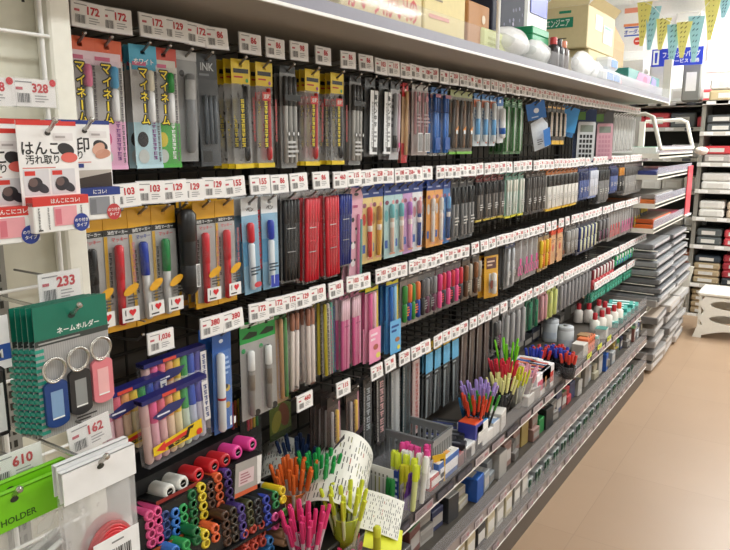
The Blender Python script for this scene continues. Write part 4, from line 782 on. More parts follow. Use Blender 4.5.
# small boxes and packs standing on a shelf: (pixel of the top centre, height of the top, size x y z, body, top, label, name, category)
def carton(p,s,c,top,label,name='carton',cat='box',rz=0,extra=None,group=None,band=None):
    g=thing(name,p,label,cat,group,(0,0,rz)); sx,sy,sz=s
    MB().rbox(-sx/2,-sy/2,0,sx/2,sy/2,sz-.0015,M(c,.4),.0015).build('box_body',g)
    b=MB().rbox(-sx/2+.001,-sy/2+.001,sz-.003,sx/2-.001,sy/2-.001,sz,M(top,.4),.001); 
    if extra:
        for i,cc in enumerate(extra): y=-sy/2+sy*(i+.15)/len(extra); b.box(-sx*.35,y,sz,sx*.35,y+sy*.7/len(extra),sz+.0015,M(cc))
    b.build('box_top',g)
    if band: MB().box(sx/2,-sy*.42,sz*.25,sx/2+.0008,sy*.42,sz*.7,M(band,.4)).build('printed_label',g)
    return g
def on(px,py,zt,s,*a,z0=LZ,**k):
    p=atz(px,py,zt); return carton(Vector((min(p.x,.435-s[0]/2),p.y,z0+.001)),(s[0],s[1],zt-z0-.001),*a,**k)
on(461,459,.57,(.075,.13,0),'#3a63a8','#d9d6cf','blue box of orange and green erasers at the shelf front',extra=['#e07a3a','#7ab84a','#e0a05a','#e6e2da'],band='#e6e6ea')
on(447,474,.55,(.06,.09,0),'#b8302e','#f0eeea','red box with white paper top beside the yellow card',band='#e9e4e0')
on(443,455,.56,(.05,.08,0),'#31518f','#5a78b0','small blue box behind the yellow card')
on(476,442,.55,(.10,.11,0),'#c9c6c2','#f4f4f2','white paper pad lying flat by the shelf front')
on(462,450,.545,(.07,.10,0),'#6a3a3c','#b05a5c','dark red flat case behind the eraser box')
on(490,424,.59,(.07,.085,0),'#eceae6','#2f86c4','white box with sky blue lid',extra=['#4a9ed8'],band='#dcdad6')
on(471,420,.60,(.06,.06,0),'#3a3f98','#e4562c','blue box with orange top')
for i,(x,y) in enumerate([(433,428),(441,424),(449,421),(438,436),(447,432),(455,429),(450,441)]):
    P=on(x,y,.565,(.11,.034,0),'#232427','#2c2d33','black boxed pen bundle, '+ordn(i+1)+' of those beyond the basket','pen_bundle','pen bundle',rz=.3,extra=['#8f9196','#34407a'] if i%2 else ['#5a5c62','#1c1d20'],group='black pen bundles')
for i,(x,y,c,t) in enumerate([(527,360,'#e6dfe0','#d87a5a'),(540,364,'#e9e4e4','#c84a44'),(550,369,'#dfe0ea','#e0965a'),(534,371,'#e4e2e6','#c0506a')]):
    on(x,y,.60,(.10,.10,0),c,'#ece8ea',['striped eraser box','red-topped eraser box','orange-topped eraser box','rose-topped eraser box'][i]+' beside the clear pen box','eraser_box','box',extra=[t,'#3a5aa0',t,'#f0efee'],group='eraser boxes',band=t)
# bouquets further along
def stand(px,py,z,n,cap,body,lab,cl,cc='#3a3a3e',L=.14,spread=.3,r=.03,n2=1.5):
    p=atz(px,py,z); p.x=min(p.x,.40); cup(p,cc,cl,r); bouquet(p,int(n*n2),cap,body,r,lab,lab.split(' in ')[0]+'s',L,spread,.004,.0036)
stand(479,425,LZ+.03,14,'#a78fd0','#8fc0ba','lilac and mint pen in the fan-shaped bunch','dark cup holding the lilac pens',spread=.42)
stand(503,400,LZ+.05,12,'#cf2f44','#b0303c','red pen in the upright red bunch','dark cup holding the red pens')
stand(507,385,LZ+.06,4,'#7ad62a','#35b02c','bright lime green pen above the red ones','small green cup behind the red pens','#2f9a30',.165,.25)
stand(494,445,LZ+.01,8,'#d8482c','#2a2a2c','black pen with red tip in the front dark cup','black pen cup at the shelf front')
stand(499,440,LZ+.01,6,'#3f9a3a','#232325','black pen with green tip in the front dark cup','black pen cup beside the red-tipped pens')
stand(510,418,LZ+.02,10,'#e6e29a','#2c2c2c','cream-tipped black pen in the middle cup','black cup of cream-tipped pens')
stand(520,408,LZ+.01,8,'#d0d83a','#c9c9b8','yellow-tipped pale pen in the clear cup','clear cup of yellow-tipped pens','#b9b9b4')
stand(538,400,LZ+.02,14,'#e8a8bc','#e9e6e4','pink and white pen in the square pen box','pale cup of pink and white pens','#d9cfd2',.11,.4,.036)
stand(470,432,LZ+.0,5,'#3a8ac0','#3a7ab0','sky blue pen under the lilac bunch','blue cup under the lilac pens','#3a7ab0',.11)
for i,(x,y,c,cn) in enumerate([(541,352,'#c8342e','red'),(548,350,'#2a3fa8','blue'),(555,349,'#c8342e','red'),(562,354,'#2a3fa8','blue'),(568,358,'#c83a2e','red'),(533,352,'#2a3fa8','blue')]):
    p=atz(x,y+20,LZ+.02); bouquet(p,7,c,'#1c1d20',.03,'black pen with '+cn+' end in the '+ordn(i+1)+' bundle before the jars','black pens with '+cn+' ends',.10,.25,0,.0055,'ballpoint_pen'); cup(p-Vector((0,0,.0)),'#5a5b5f',['left of the white jars','under the blue pens','between red and blue pens','right of centre','nearest the brown box','at the left end'][i].join(['grey pen cup ','']),.030,.05)
for i,(x,y) in enumerate([(553,345),(574,353)]):
    g=thing('glue_jar',Vector(((.215,3.19),(.315,3.10))[i]+(LZ+.001,)),('left' if i==0 else 'right')+' one of two white jars with grey lids','jar','white glue jars')
    MB().lathe([(.001,0),(.036,0),(.038,.004),(.038,.088),(.036,.092)],M('#cfd4d8',.35),seg=24).build('jar_body',g); p=MB().lathe([(.037,.092),(.037,.106),(.033,.110),(.001,.110)],M('#b9bdc2',.3),seg=24).build('lid',g); MB().lathe([(.012,.110),(.012,.114),(.001,.114)],M('#77797c'),seg=14).build('knob',p)
    MB().lathe([(.0384,.02),(.0384,.05)],M('#bfc8d4',.35),seg=24,cap=False).build('jar_label',g)
on(584,334,.585,(.05,.06,0),'#8a6a46','#a07e56','plain brown box next to the white jars')
g=on(594,337,.58,(.05,.12,0),'#d3643a','#df7a4c','orange box with black dots by the shelf front')
b=MB()
for i in range(4):
    for j in range(3): b.disc(.0258,-.045+.03*i,.025+.03*j,.005,.007,M('#26201d'))
b.build('black_dots',g)
for i,(x,y,c) in enumerate([(578,322,'#a82030'),(588,322,'#b02834'),(598,318,'#a82230'),(604,320,'#b83038'),(594,333,'#d8d2cc'),(601,330,'#e0dcd4'),(607,327,'#e3dfd6'),(613,324,'#dcd8d0'),(618,321,'#c9482f')]):
    g=thing('glue_bottle',atz(x,y,LZ+.01),('red-capped dark red' if i<4 else 'red-capped cream' if i<8 else 'orange')+' glue bottle, '+ordn(i+1)+' beyond the brown box','bottle','glue bottles')
    MB().lathe([(.001,0),(.022,0),(.024,.003),(.024,.06),(.010,.072)],M('#e6e2da' if i>=4 else '#cfc7c0',.35),seg=16).build('bottle_body',g); MB().lathe([(.012,.07),(.012,.10),(.009,.104)],M('#b0202c' if i<8 else '#d8502c',.35),seg=12).build('cap',g)
for i,(x,y) in enumerate([(607,318),(612,314),(617,311),(622,308),(627,305),(631,302),(615,306),(621,302)]):
    p=atz(x,y,.545+.012*(i>5)); carton(Vector((min(p.x,.36),p.y,LZ+.002)),(.13,.10,.03+.02*(i>5)),'#2b8a80','#4aa89c','teal glue stick pack, '+ordn(i+1)+' toward the tray rack','teal_pack','pack',rz=.2,extra=['#d9ecea','#2a7a72','#e0f0ee'],group='teal packs')
g=thing('blister_pack',atz(572,372,LZ+.02),'blue and white blister pack leaning at the shelf front','pack',None,(0,-.5,.0)); MB().rbox(-.006,-.055,0,.006,.055,.075,M('#dfe4ea',.3),.004).build('blister',g); MB().box(.006,-.04,.012,.0085,.04,.06,M('#3a68b0',.35)).build('blue_insert',g)
for i in range(3): g=MB(); g.box(0,-.035,0,.0012,.035,.022,M('#c8d03a',.4)); g.lines(.0016,-.028,.006,.028,.017,1,M('#5a6020')); g=g.build('yellow_price_strip',None,Vector((.4515,3.02+.17*i,LZ+.0))); tag(g,'lime yellow price strip, '+ordn(i+1)+' on the upper low rail','price strip','lime price strips')
# crowded back row and small packs at the front of the upper low shelf
y=1.95
for i in range(19):
    c=rnd.choice([('#2b2a2c','#3a3a3e'),('#35343a','#56545a'),('#4a4540','#6a645c'),('#2a2f40','#4a5068'),('#6a6660','#8a857e'),('#3c2f2c','#5a4640')]); w=rnd.uniform(.08,.115)
    carton(Vector((.105,y+w/2,LZ+.001)),(.11,w,rnd.uniform(.05,.10)),c[0],c[1],'dim boxed stock, '+ordn(i+1)+' along the back of the upper low shelf','stock_box','box',rz=rnd.uniform(-.06,.06),group='boxes at the back of the upper low shelf',extra=rnd.choice([None,['#8a8884','#5a5a62'],['#b9b5b0']]),band=rnd.choice(['#a9a5a0',None])); y+=w+.006
for i,(x,yy,c,t,l) in enumerate([(507,432,'#e6e3de','#f2f0ec','white eraser pack'),(515,424,'#d9d6d2','#8aa0c0','pale blue eraser pack'),(524,416,'#c9c4be','#e8e4de','grey sharpener pack'),(548,398,'#b9b4ae','#d8d4ce','clear lead pack'),(556,391,'#8f8a86','#b5b0aa','dim lead pack'),(565,384,'#d0ccc6','#6a80a8','blue-topped lead pack'),(584,368,'#a9a49e','#c9c060','yellow-topped pack'),(592,361,'#c9c5bf','#b04a4a','red-topped pack'),(608,347,'#b5b0aa','#dcd8d2','pale small pack'),(616,340,'#8f8b86','#4a8a80','teal-topped small pack'),(626,331,'#c5c0ba','#3a8a80','pale teal small pack')]):
    on(x,yy,.545+.012*(i%3),(.055,.07,0),c,t,l+' at the front of the upper low shelf','small_pack','pack',rz=rnd.uniform(-.2,.2),extra=[t,'#e9e6e1'] if i%2 else None,group='small packs along the shelf front')
# dark cases hanging at the back between rack and cups
PK2=make_pack('pen_case','pen case',.085,.20,('#1c1b1c',.1),'#232324',True,[(.3+.14*i,.10,.45,.0035,[(0,1,c,1,'pen')]) for i,c in enumerate(['#d8405a','#e0783a','#d9c23a','#3a9a50'])],[('B','l',.15,.55,.85,.9,6,'#4a4a4c')])
for i in range(2): PK2.put(at(250-9*i,398,1.12)+Vector((-.02*i,0,0)),(0,0,.1),'black hanging case of coloured pens, '+['front','rear'][i]+' one behind the marker rack','black pen cases')
PK3=make_pack('origami_pack','paper pack',.085,.12,('#2a2a20',.1),'#6a7a2a',True,[],[('B','e',.65,.5,.02,.035,'#8a4a2a',.3),('B','e',.3,.6,.018,.03,'#a9a23a',-.3),('B','r',0,.85,1,1,'#3a4a20')])
PK3.put(at(280,398,1.12),(0,0,0),'dim yellow-green pack hanging behind the orange pens')
# ------------------------------------------------------------------ middle and lowest shelves
cs2=[('#2a2a2b','#3c3c3e','black flat case'),('#6f6a66','#8f8a86','grey boxed pack'),('#88827c','#a9a49e','pale grey boxed pack'),('#7a5048','#4f7a48','red and green patterned pack'),('#55514c','#d0b83a','dark pack with yellow marks'),('#a9a5a0','#8a8783','clear lidded case'),('#3a3a3c','#c9c7c4','black and white pack'),('#6f6a66','#98938e','grey plastic pack'),('#8a6a62','#b09088','brownish pack'),('#989ca0','#b9bcbe','white plastic pack'),('#b03038','#c8484e','bright red pack'),('#1f7a3c','#2f9a50','bright green pack'),('#2a58a8','#3a70c8','blue pack'),('#a89f88','#b6af9a','cream pack'),('#5a5856','#7a7876','charcoal pack'),('#a08a50','#c8a83a','yellow-edged pack'),('#8a8f94','#aab0b4','silver pack'),('#3a3f60','#50567a','navy pack')]
y=1.30
for i in range(44):
    c=cs2[(i*7)%len(cs2)] if i%4 else rnd.choice(cs2); w=rnd.uniform(.05,.075); h=rnd.uniform(.03,.05) if i%3==1 else rnd.uniform(.06,.11)
    z=.291; back=rnd.uniform(.02,.06); m=2 if i%3==1 else 1
    for q in range(m):
        carton(Vector((.435-.08-back-.01*q,y+w/2,z+(h+.003)*q)),(.15,w,h),c[0],c[1],c[2]+(', lower' if m==2 and q==0 else ', upper' if m==2 else ', upright')+', '+ordn(i+1)+' from near end on the middle low shelf','stored_pack','pack',rz=rnd.uniform(-.12,.12),group='packs on the middle low shelf',band=rnd.choice(['#b9b3ae','#948e88',None,None]),extra=rnd.choice([None,['#a9a6a2','#67635f'],['#c0bcb8'],['#8f4a48','#a9a5a0']]))
    y+=w+.010
def clearcase():
    g=thing('clear_case',(0,0,0),'x','case'); MB().rbox(-.24,-.045,0,.0,.045,.05,ACR,.003).build('clear_box',g); MB().rbox(-.235,-.04,.004,-.01,.04,.036,M('#c9ccca',.4),.003).build('white_contents',g)
    MB().rbox(-.002,-.046,.002,.006,-.030,.054,M('#1f4a34',.35),.002).build('green_clip',g); MB().rbox(-.002,.030,.002,.006,.046,.054,M('#1f4a34',.35),.002).build('green_clip',g); return Proto(g)
cc=clearcase()
for i in range(16):
    cc.put((.425,2.42+.107*i,.127),(0,0,rnd.uniform(-.04,.04)),'clear case with green clips, '+ordn(i+1)+' along the lowest shelf','clear cases on the lowest shelf')
y=1.75
for i in range(8):
    c=[('#b8aa8c','#c9bd9f','beige card pack'),('#cbbd9d','#d8cdb2','cream card pack'),('#3a3a3a','#4a4a4a','black pack'),('#cfc3a6','#dcd2b8','pale beige card pack'),('#b9b5ae','#cdc9c2','grey card pack'),('#c9bea0','#d6cdb2','tan card pack'),('#8d8a85','#a5a29c','dim grey pack'),('#a9a49c','#c9c5be','pale grey pack')][i]
    carton(Vector((.33,y+.04,.126)),(.18,.06,.07+.05*rnd.random()),c[0],c[1],c[2]+', '+ordn(i+1)+' from near end on the lowest shelf','card_pack','pack',group='card packs on the lowest shelf',band='#dcd8d2'); y+=.08
# ------------------------------------------------------------------ things stored on the top shelf
TZ=1.708
def corner_box(px,d,pxl,pyt,z0,dy,c,label,name='carton',cat='box',flaps=False,deco=None,zt=None,top=None):
    """box whose near aisle-side upright edge stands at picture column px; pxl is the column of its far-left edge"""
    p=at(px,pyt,d); y=p.y; x1=p.x; x0=aty(pxl,pyt,y).x; zz=zt or p.z
    x0=max(x0,.01); g=thing(name,Vector((x1,y,z0)),label,cat); m=M(c,.6)
    MB().rbox(x0-x1,0,0,0,dy,zz-z0,m,.003).build('box_body',g)
    if flaps:
        b=MB(); b.add([(x0-x1,0,zz-z0),(0,0,zz-z0),(-.02,.10,zz-z0+.06),(x0-x1+.02,.10,zz-z0+.06)],[(0,1,2,3)],m).add([(0,dy,zz-z0),(0,0,zz-z0),(.03,.02,zz-z0+.03),(.03,dy-.02,zz-z0+.03)],[(0,1,2,3)],m); b.build('flap',g)
    if deco: 
        b=MB(); deco(b,x0-x1,zz-z0,dy); b.build('printing',g)
    return g
TR=Matrix.Rotation(-PI/2,4,'Z')      # prints made for +x turned to face -y
def d1(b,x,h,L):
    R=M('#c8413a'); b.text('かいり!かい!の',.0015,L*.5,h*.72,.07,R,wmax=L*.8); b.lines(.0015,.02,.02,L*.2,.035,1,M('#b9a97a'))
corner_box(395,.83,330,-60,TZ,.0,'#d9c08e','x') if False else None
y0=at(340,10,.84).y; y1=at(422,10,.84).y
g=thing('carton',Vector((.41,y0,TZ)),'tan carton with big red writing behind the shelf guard','box'); MB().rbox(-.30,0,0,0,y1-y0,.22,M('#e0cf9e',.6),.003).build('box_body',g)
b=MB(); b.text('かいり!かい!の',.0015,(y1-y0)*.5,at(380,1,.84).z-TZ,.060,M('#cf3f38'),wmax=(y1-y0)*.85); b.build('printing',g)
y0=at(424,20,.84).y; y1=at(465,20,.84).y
g=thing('carton',Vector((.41,y0,TZ)),'pale yellow carton with a ruled table printed on it','box'); MB().rbox(-.28,0,0,0,y1-y0,.26,M('#e8d79c',.6),.003).build('box_body',g)
b=MB(); L=y1-y0; K3=M('#6a5f48')
for z in (.12,.155,.19): b.rect(.0015,L*.35,z,L*.92,z+.003,K3)
for u in (.35,.92): b.rect(.0015,L*u,.12,L*u+.003,.193,K3)
b.lines(.0015,L*.5,.17,L*.75,.18,1,K3); b.lines(.0015,L*.2,.085,L*.55,.095,1,M('#8a7a58')); b.lines(.0015,L*.1,.04,L*.9,.058,1,M('#d88a7a')); b.build('printing',g)
y0=at(468,30,.86).y; y1=at(489,30,.86).y
g=thing('brown_box',Vector((.39,y0,TZ)),'small brown box with round sticker beside the yellow carton','box'); MB().rbox(-.16,0,0,0,y1-y0,.13,M('#c08a58',.6),.003).build('box_body',g); MB().disc(.0012,(y1-y0)*.7,.09,.012,.012,M('#dccab0')).build('round_sticker',g)
y0=at(492,30,.92).y; y1=at(524,30,.92).y
g=thing('display_box',Vector((.33,y0,TZ)),'tall dark blue speckled box on the top shelf','box'); b=MB().rbox(-.20,0,0,0,y1-y0,.34,M('#1f2136',.65),.003); b.build('box_body',g)
b=MB(); 
for i in range(26): b.disc(.0012,rnd.uniform(.02,y1-y0-.02),rnd.uniform(.12,.33),.006*rnd.random()+.003,.006,M(rnd.choice(['#4a4a6e','#8a80a0','#2e2f54'])))
b.rect(.0011,.01,.02,y1-y0-.01,.09,M('#3f3f4a')); b.build('printing',g)
y0=at(526,30,.93).y; y1=at(538,30,.93).y
g=thing('white_roll_box',Vector((.32,y0,TZ)),'tall white carton between dark box and green-banded carton','box'); MB().rbox(-.20,0,0,0,y1-y0+.1,.33,M('#f1f1f0',.4),.01).build('box_body',g); MB().box(.0,.03,.20,.004,y1-y0+.08,.33,M('#2c3fb0',.4)).build('blue_panel',g)
def d2(b,x,h,dy):
    s=MB(TR); G=M('#178a68'); 
    s.rect(.0015,x*.97,h*.50,x*.30,h*.74,G); s.text('エンジニア',.0021,x*.62,h*.62,.030,M('#e8efe8'),wmax=abs(x)*.5); s.rect(.0015,x*.6,h*.84,x*.35,h*.90,G); s.lines(.0015,x*.6,h*.22,x*.3,h*.27,1,M('#6a5f48'))
    b.mats=s.mats; b.v=s.v; b.f=s.f; b.mi=s.mi; b.sm=s.sm
    b.rect(.0015,dy*.25,h*.5,dy*.5,h*.86,M('#efe9dc')); b.rect(.0015,dy*.55,h*.25,dy*.9,h*.7,M('#d9d6cf')); b.rect(.0019,dy*.6,h*.62,dy*.85,h*.68,G)
pz=at(589,48,.87).z
lower=corner_box(589,.87,540,48,TZ,.42,'#d6c79c','plain tan carton under the green-banded one',zt=pz-.002)
corner_box(589,.87,541,4,pz,.42,'#dccd9f','open tan carton with green band, stacked on another',flaps=True,deco=d2)
g=thing('green_box',at(553,44,.80)+Vector((-.03,0,0)),'green topped small box in front of the tan cartons','box'); g.location.z=TZ; MB().rbox(-.12,-.06,0,-.02,.10,.10,M('#3aa070',.4),.003).build('box_body',g); MB().rbox(-.12,-.06,.10,-.02,.10,.125,M('#2a9a68',.4),.003).build('box_top',g)
for i,(x,c) in enumerate([(553,'#2a2022'),(558,'#1e1e22'),(563,'#5a4a44')]):
    p=at(x,50,.84); p.z=TZ; g=thing('black_bottle',p,['dark red','black','brown'][i]+' capped bottle in front of the green box','bottle','bottles on the top shelf'); MB().lathe([(.001,0),(.022,0),(.022,.075),(.012,.085)],M(c,.3)).build('bottle_body',g); MB().lathe([(.013,.083),(.013,.105),(.011,.108)],M(['#c83a3a','#222226','#e08a6a'][i],.3)).build('cap',g)
g=thing('paper_bag',Vector((.33,at(607,50,.92).y,TZ)),'brown paper bag folded to a peak behind the cartons','bag'); L=at(624,50,.92).y-at(607,50,.92).y; b=MB(); m=M('#cda878',.7)
b.add([(0,0,0),(0,L,0),(-.2,L,0),(-.2,0,0),(0,0,.24),(0,L,.24),(-.2,L,.24),(-.2,0,.24),(-.09,0,.40),(-.09,L,.40)],[(0,1,5,4),(2,3,7,6),(0,4,8,7,3),(1,2,6,9,5),(4,5,9,8),(7,8,9,6),(0,3,2,1)],m); b.build('bag_body',g); MB().box(.0004,.01,.0,.002,L-.01,.20,M('#b99a68',.6)).build('lower_panel',g)
def blob(name,p,s,m,label,cat,seed,group=None):
    r=random.Random(seed); b=MB(); n,k=12,8; vs=[]
    for j in range(k+1):
        th=PI*j/k
        for i in range(n): a=2*PI*i/n; q=1+.16*math.sin(3*a+seed)*math.sin(th)+.12*r.uniform(-1,1); vs.append((s[0]*q*math.sin(th)*math.cos(a),s[1]*q*math.sin(th)*math.sin(a),s[2]*(1+math.cos(th)*(1+.1*r.random()))*.95))
    fs=[(j*n+i,j*n+(i+1)%n,(j+1)*n+(i+1)%n,(j+1)*n+i) for j in range(k) for i in range(n)]
    b.add(vs,fs,m,True); o=b.build(name,None,p); return tag(o,label,cat,group)
WB=clear('white_bag_film',.62,(.95,.96,.97,1),.2,.6,18)
for i,(x,y,s,l) in enumerate([(505,52,(.10,.16,.045),'white plastic bag lying by the dark box'),(530,55,(.09,.14,.04),'white plastic bag before the tall white carton'),(578,68,(.07,.15,.05),'clear white plastic bag before the tan cartons'),(590,72,(.06,.12,.04),'crumpled clear bag next to the blue packs')]):
    p=at(x,y,.88); p.z=TZ+.012; p.x=.385; blob('plastic_bag',p,(s[0]*.48,s[1]*.8,s[2]),WB,l,'bag',i+3)
p=at(492,36,.85); g=thing('yellow_pack',Vector((.38,p.y,TZ)),'pale yellow-green pack by the dark box','pack'); MB().rbox(-.06,-.06,0,.02,.16,.07,M('#dfe6a0',.5),.008).build('wrapper',g); MB().lines(.021,-.03,.02,.12,.05,2,M('#b9c070')).build('printing',g)
for i,(x,y) in enumerate([(599,66),(606,68),(603,60)]):
    p=at(x,y,.86); p.z=TZ+(.055 if i==2 else 0); g=thing('tissue_pack',p,['left lower','right lower','upper'][i]+' blue and white pack by the brown paper bag','pack','blue and white packs'); MB().rbox(-.05,-.07,0,.05,.07,.054,M('#e9eef4',.3),.012).build('wrapper',g); b=MB().box(.048,-.05,.012,.0512,.05,.042,M('#3a78c4',.4)); b.build('blue_print',g)
p=at(616,72,.84); g=thing('pink_pack',Vector((.40,p.y,TZ)),'small pink red pack near the shelf end','pack'); MB().rbox(-.03,-.05,0,.03,.05,.04,M('#d8486a',.4),.012).build('wrapper',g); MB().box(.03,-.03,.01,.0308,.02,.03,M('#f0d0d8')).build('printing',g)
y0=at(628,80,.84).y; y1=at(659,85,.84).y
g=thing('toy_box',Vector((.41,y0,TZ)),'teal and pink printed box at the shelf end','box'); L=y1-y0; MB().rbox(-.07,0,0,0,L,.105,M('#2f8a8a',.4),.003).build('box_body',g)
b=MB(); b.prism([(L*.2,.04),(L*.6,.03),(L*.7,.1),(L*.3,.1)],.0005,.0012,M('#e08ab4')); b.prism([(L*.66,.02),(L*.9,.02),(L*.88,.09),(L*.74,.1)],.0005,.0013,M('#8a7ac0')); b.rect(.0012,.01,.005,L*.6,.025,M('#8a8aa4')); b.disc(.0016,L*.5,.07,.05,.02,M('#c05a8a')); b.build('printing',g)
y0=at(606,90,.82).y; g=thing('clear_tray',Vector((.435,y0+.1,TZ)),'clear lidded tray lying in front of the teal box','tray'); b=MB().box(-.006,0,0,-.003,y1-y0-.1,.05,FROST).box(-.03,0,0,-.006,y1-y0-.1,.003,FROST); b.build('tray_wall',g); MB().rbox(-.028,.05,.004,-.008,.5,.03,M('#c8c8d4',.3),.004).build('contents',g)
tag(MB().rbox(.405,Y1-.02,1.67,.45,Y1+.012,1.93,M('#f0eee6',.5),.003).build('shelf_end_post'),'white upright post at the far end of the top shelf','post')
tag(MB().tube([(.415,at(499,0,.835).y,1.70),(.415,at(499,0,.835).y,2.75)],.006,WHT).build('white_pole'),'thin white pole from the top shelf to the ceiling','pole')
# ------------------------------------------------------------------ white end rack with trays of cases
RY0,RY1=4.50,5.75; RX=.40
g=thing('tray_rack',(0,RY0,0),'white steel rack of slanted trays at the end of the shelving','rack'); L=RY1-RY0; RW=M('#e6e3d8',.45)
MB().box(0,.02,.1,.012,L,1.66,M('#57534d')).build('rack_back',g)
b=MB()
for y in (.03,L-.03): b.box(.012,y-.02,.0,.05,y+.02,1.62,RW)
b.build('upright',g)
TZS=[1.385,1.255,1.08,.925,.42]
for z in TZS:
    b=MB(); b.box(.03,0,z-.012,RX,L,z,RW).box(RX-.004,0,z-.022,RX,L,z+.012,RW).box(.03,-.003,z-.022,RX,.001,z+.008,RW); b.build('tray_shelf',g)
    if z>.5: b=MB().box(RX-.002,0,z+.012,RX+.001,L,z+.055,FROST); b.build('tray_guard',g)
b=MB(); p=[(.05,.02,1.62),(.30,.02,1.63),(.345,.02,1.61),(.40,.02,1.42)]
b.tube(p,.013,RW,10); b.tube([(q[0],L-.02,q[2]) for q in p],.013,RW,10); b.tube([(.40,.02,1.42),(.40,L-.02,1.42)],.010,RW); b.build('side_tube',g)
def case_thing(z,y,x1,sx,sy,sz,c,label,cat='case',name='zip_case',film=True,group=None,rz=0,top=None):
    g=thing(name,Vector((x1,y,z)),label,cat,group,(0,0,rz)); MB().rbox(-sx,0,0,0,sy,sz,M(c,.35),.003).build('case_body',g)
    b=MB(); b.box(-sx+.01,.01,sz,-.01,sy-.01,sz+.0015,M(top or '#77777a',.3)); b.build('case_top',g)
    MB().box(-.03,.04,sz*.3,.0015,sy-.04,sz*.8,M('#c9c9cc',.3)).build('zip',g)
    return g
ru=lambda a,b: rnd.uniform(a,b)
case_thing(1.386,RY0+.10,.36,.30,.55,.045,'#e9ebe7','white and green pack on the top rack tray','pack','white_pack',top='#2a9a74')
case_thing(1.386,RY0+.70,.37,.28,.40,.04,'#d9d6d8','pale pack on the top rack tray','pack','white_pack',top='#c9a9b4')
case_thing(1.256,RY0+.02,.385,.32,.5,.03,'#3a4480','navy case on the second rack tray',top='#4a5590'); case_thing(1.256,RY0+.56,.39,.30,.5,.03,'#c0607a','rose case on the second rack tray',top='#d98a9c')
for k in range(2): case_thing(1.081+.032*k,RY0+.03+.02*k,.385,.33,.6,.028,['#c8682c','#8a8580'][k],['orange case lying on the third rack tray','grey case on top of the orange one, third rack tray'][k],top=['#b0744a','#7d7974'][k])
case_thing(1.081,RY0+.7,.39,.33,.45,.03,'#a9a5a4','grey case at the far side of the third rack tray')
for k in range(2): case_thing(.926+.032*k,RY0+.03+.02*k,.385,.33,.6,.028,['#d06426','#c05a28'][k],['lower orange case on the fourth rack tray','upper orange case on the fourth rack tray'][k],top='#6f655c')
case_thing(.926,RY0+.7,.39,.33,.45,.035,'#a03a50','dark pink case at the far side of the fourth rack tray',top='#b8506a')
n=0
for i,z in enumerate([.80,.745,.69,.635,.58,.525,.47]):
    b=MB(); b.tube([(.055,RY0+.03,z-.006),(RX+.03,RY0+.03,z-.010)],.004,RW,6).tube([(.055,RY1-.05,z-.006),(RX+.03,RY1-.05,z-.010)],.004,RW,6); b=b.build('wire_rail'); tag(b,'thin pair of wire rails under the grey cases, '+ordn(i+1)+' from top','rail','wire rails')
    for j in range(2):
        n+=1; case_thing(z,RY0+.0+.60*j+ru(0,.03),.40+.02*i*.5+ru(0,.02),.33,.56,.03,rnd.choice(['#77787a','#8b8c8d','#6a6a6c']),'grey clear zip case, '+['near','far'][j]+' one of the '+ordn(i+1)+' pair on the end rack',top=rnd.choice(['#6b6b6e','#919295']),group='grey zip cases')
for i,z in enumerate([.436,.33,.25,.17,.09,.02]):
    for j in range(3):
        sz=.06; case_thing(z-(.0 if i==0 else .0),RY0-.02+.40*j+ru(0,.04),.45+ru(0,.03),.34,.36,.045,rnd.choice(['#8f8b88','#a39f9b','#6f6b69','#b5aca4','#3f7f7c' if i>3 else '#98938f']),['near','middle','far'][j]+' vinyl pack in the '+ordn(i+1)+' layer below the rack shelf','pack','vinyl_pack',top=rnd.choice(['#c9c4bf','#8a8582','#b8a89a']),group='vinyl packs',rz=ru(-.05,.05))
LY=5.80; br_=atz(675,336,0); tr_=aty(694,267,LY); bx=aty(676,330,LY).x
g=thing('leaning_board',Vector((bx,LY,0)),'white pegboard leaning by the far end of the rack','board'); dx=tr_.x-bx; hz=tr_.z; WP=M('#e6e2d6',.5)
b=MB(); q=[(-.40,0),(0,0),(dx,hz),(dx-.40,hz+.05)]; b.add([(u,0,v) for u,v in q]+[(u,.018,v) for u,v in q],[(0,1,2,3),(7,6,5,4),(0,4,5,1),(1,5,6,2),(2,6,7,3),(3,7,4,0)],WP); b.build('panel',g)
b=MB(TR)
for i in range(8):
    for j in range(9): f=(j+.5)/9; b.disc(.0006,-.37+.046*i+dx*f,hz*f,.004,.004,M('#b9b5a9'),n=8)
b.build('peg_holes',g)
p=at(686,205,.79); g=thing('red_sign',Vector((RX+.004,RY1-.18,.93)),'tall red sign standing at the aisle end of the rack','sign'); MB().box(0,0,0,.006,.20,.36,M('#d9505a',.4)).build('sign_face',g); MB().box(.0,.0,-.01,.02,.2,.0,WHT).build('sign_foot',g)
tag(blob('white_bundle',Vector((.44,5.9,1.37)),(.05,.09,.03),M('#e3d6cc'),'pale cloth bundle behind the rack tube','bundle',5),None)
# ------------------------------------------------------------------ shelving against the far wall
BY=6.32
zs=[aty(712,p,BY).z for p in (101,132,163,190,218,246,285,316)]
def back_unit(x0,x1,y,zs,label):
    g=thing('wall_shelving',Vector((x0,y,0)),label,'shelving'); D=.40
    MB().box(0,D,0,x1-x0,D+.02,1.80,M('#45413b',.7)).build('back_panel',g)
    for u in (0,x1-x0-.03): MB().box(u,.0+.02,0,u+.03,D,1.80,M('#8a867e',.5)).build('upright',g)
    MB().box(0,0,1.77,x1-x0,D,1.80,M('#8d877b',.5)).build('top_board',g)
    for z in zs:
        s=MB().box(0,0.006,z-.025,x1-x0,D,z,M('#8d877b',.5)).build('shelf_board',g); b=MB().box(0,0,z-.03,x1-x0,.006,z+.004,M('#cfcbc4',.5))
        k=int((x1-x0)/.16)
        for i in range(k): b.box(.03+.16*i,-.002,z-.025,.10+.16*i,.0,z,M(['#efedea','#efedea','#5a5a62'][i%3]))
        b.build('price_rail',s)
    return g
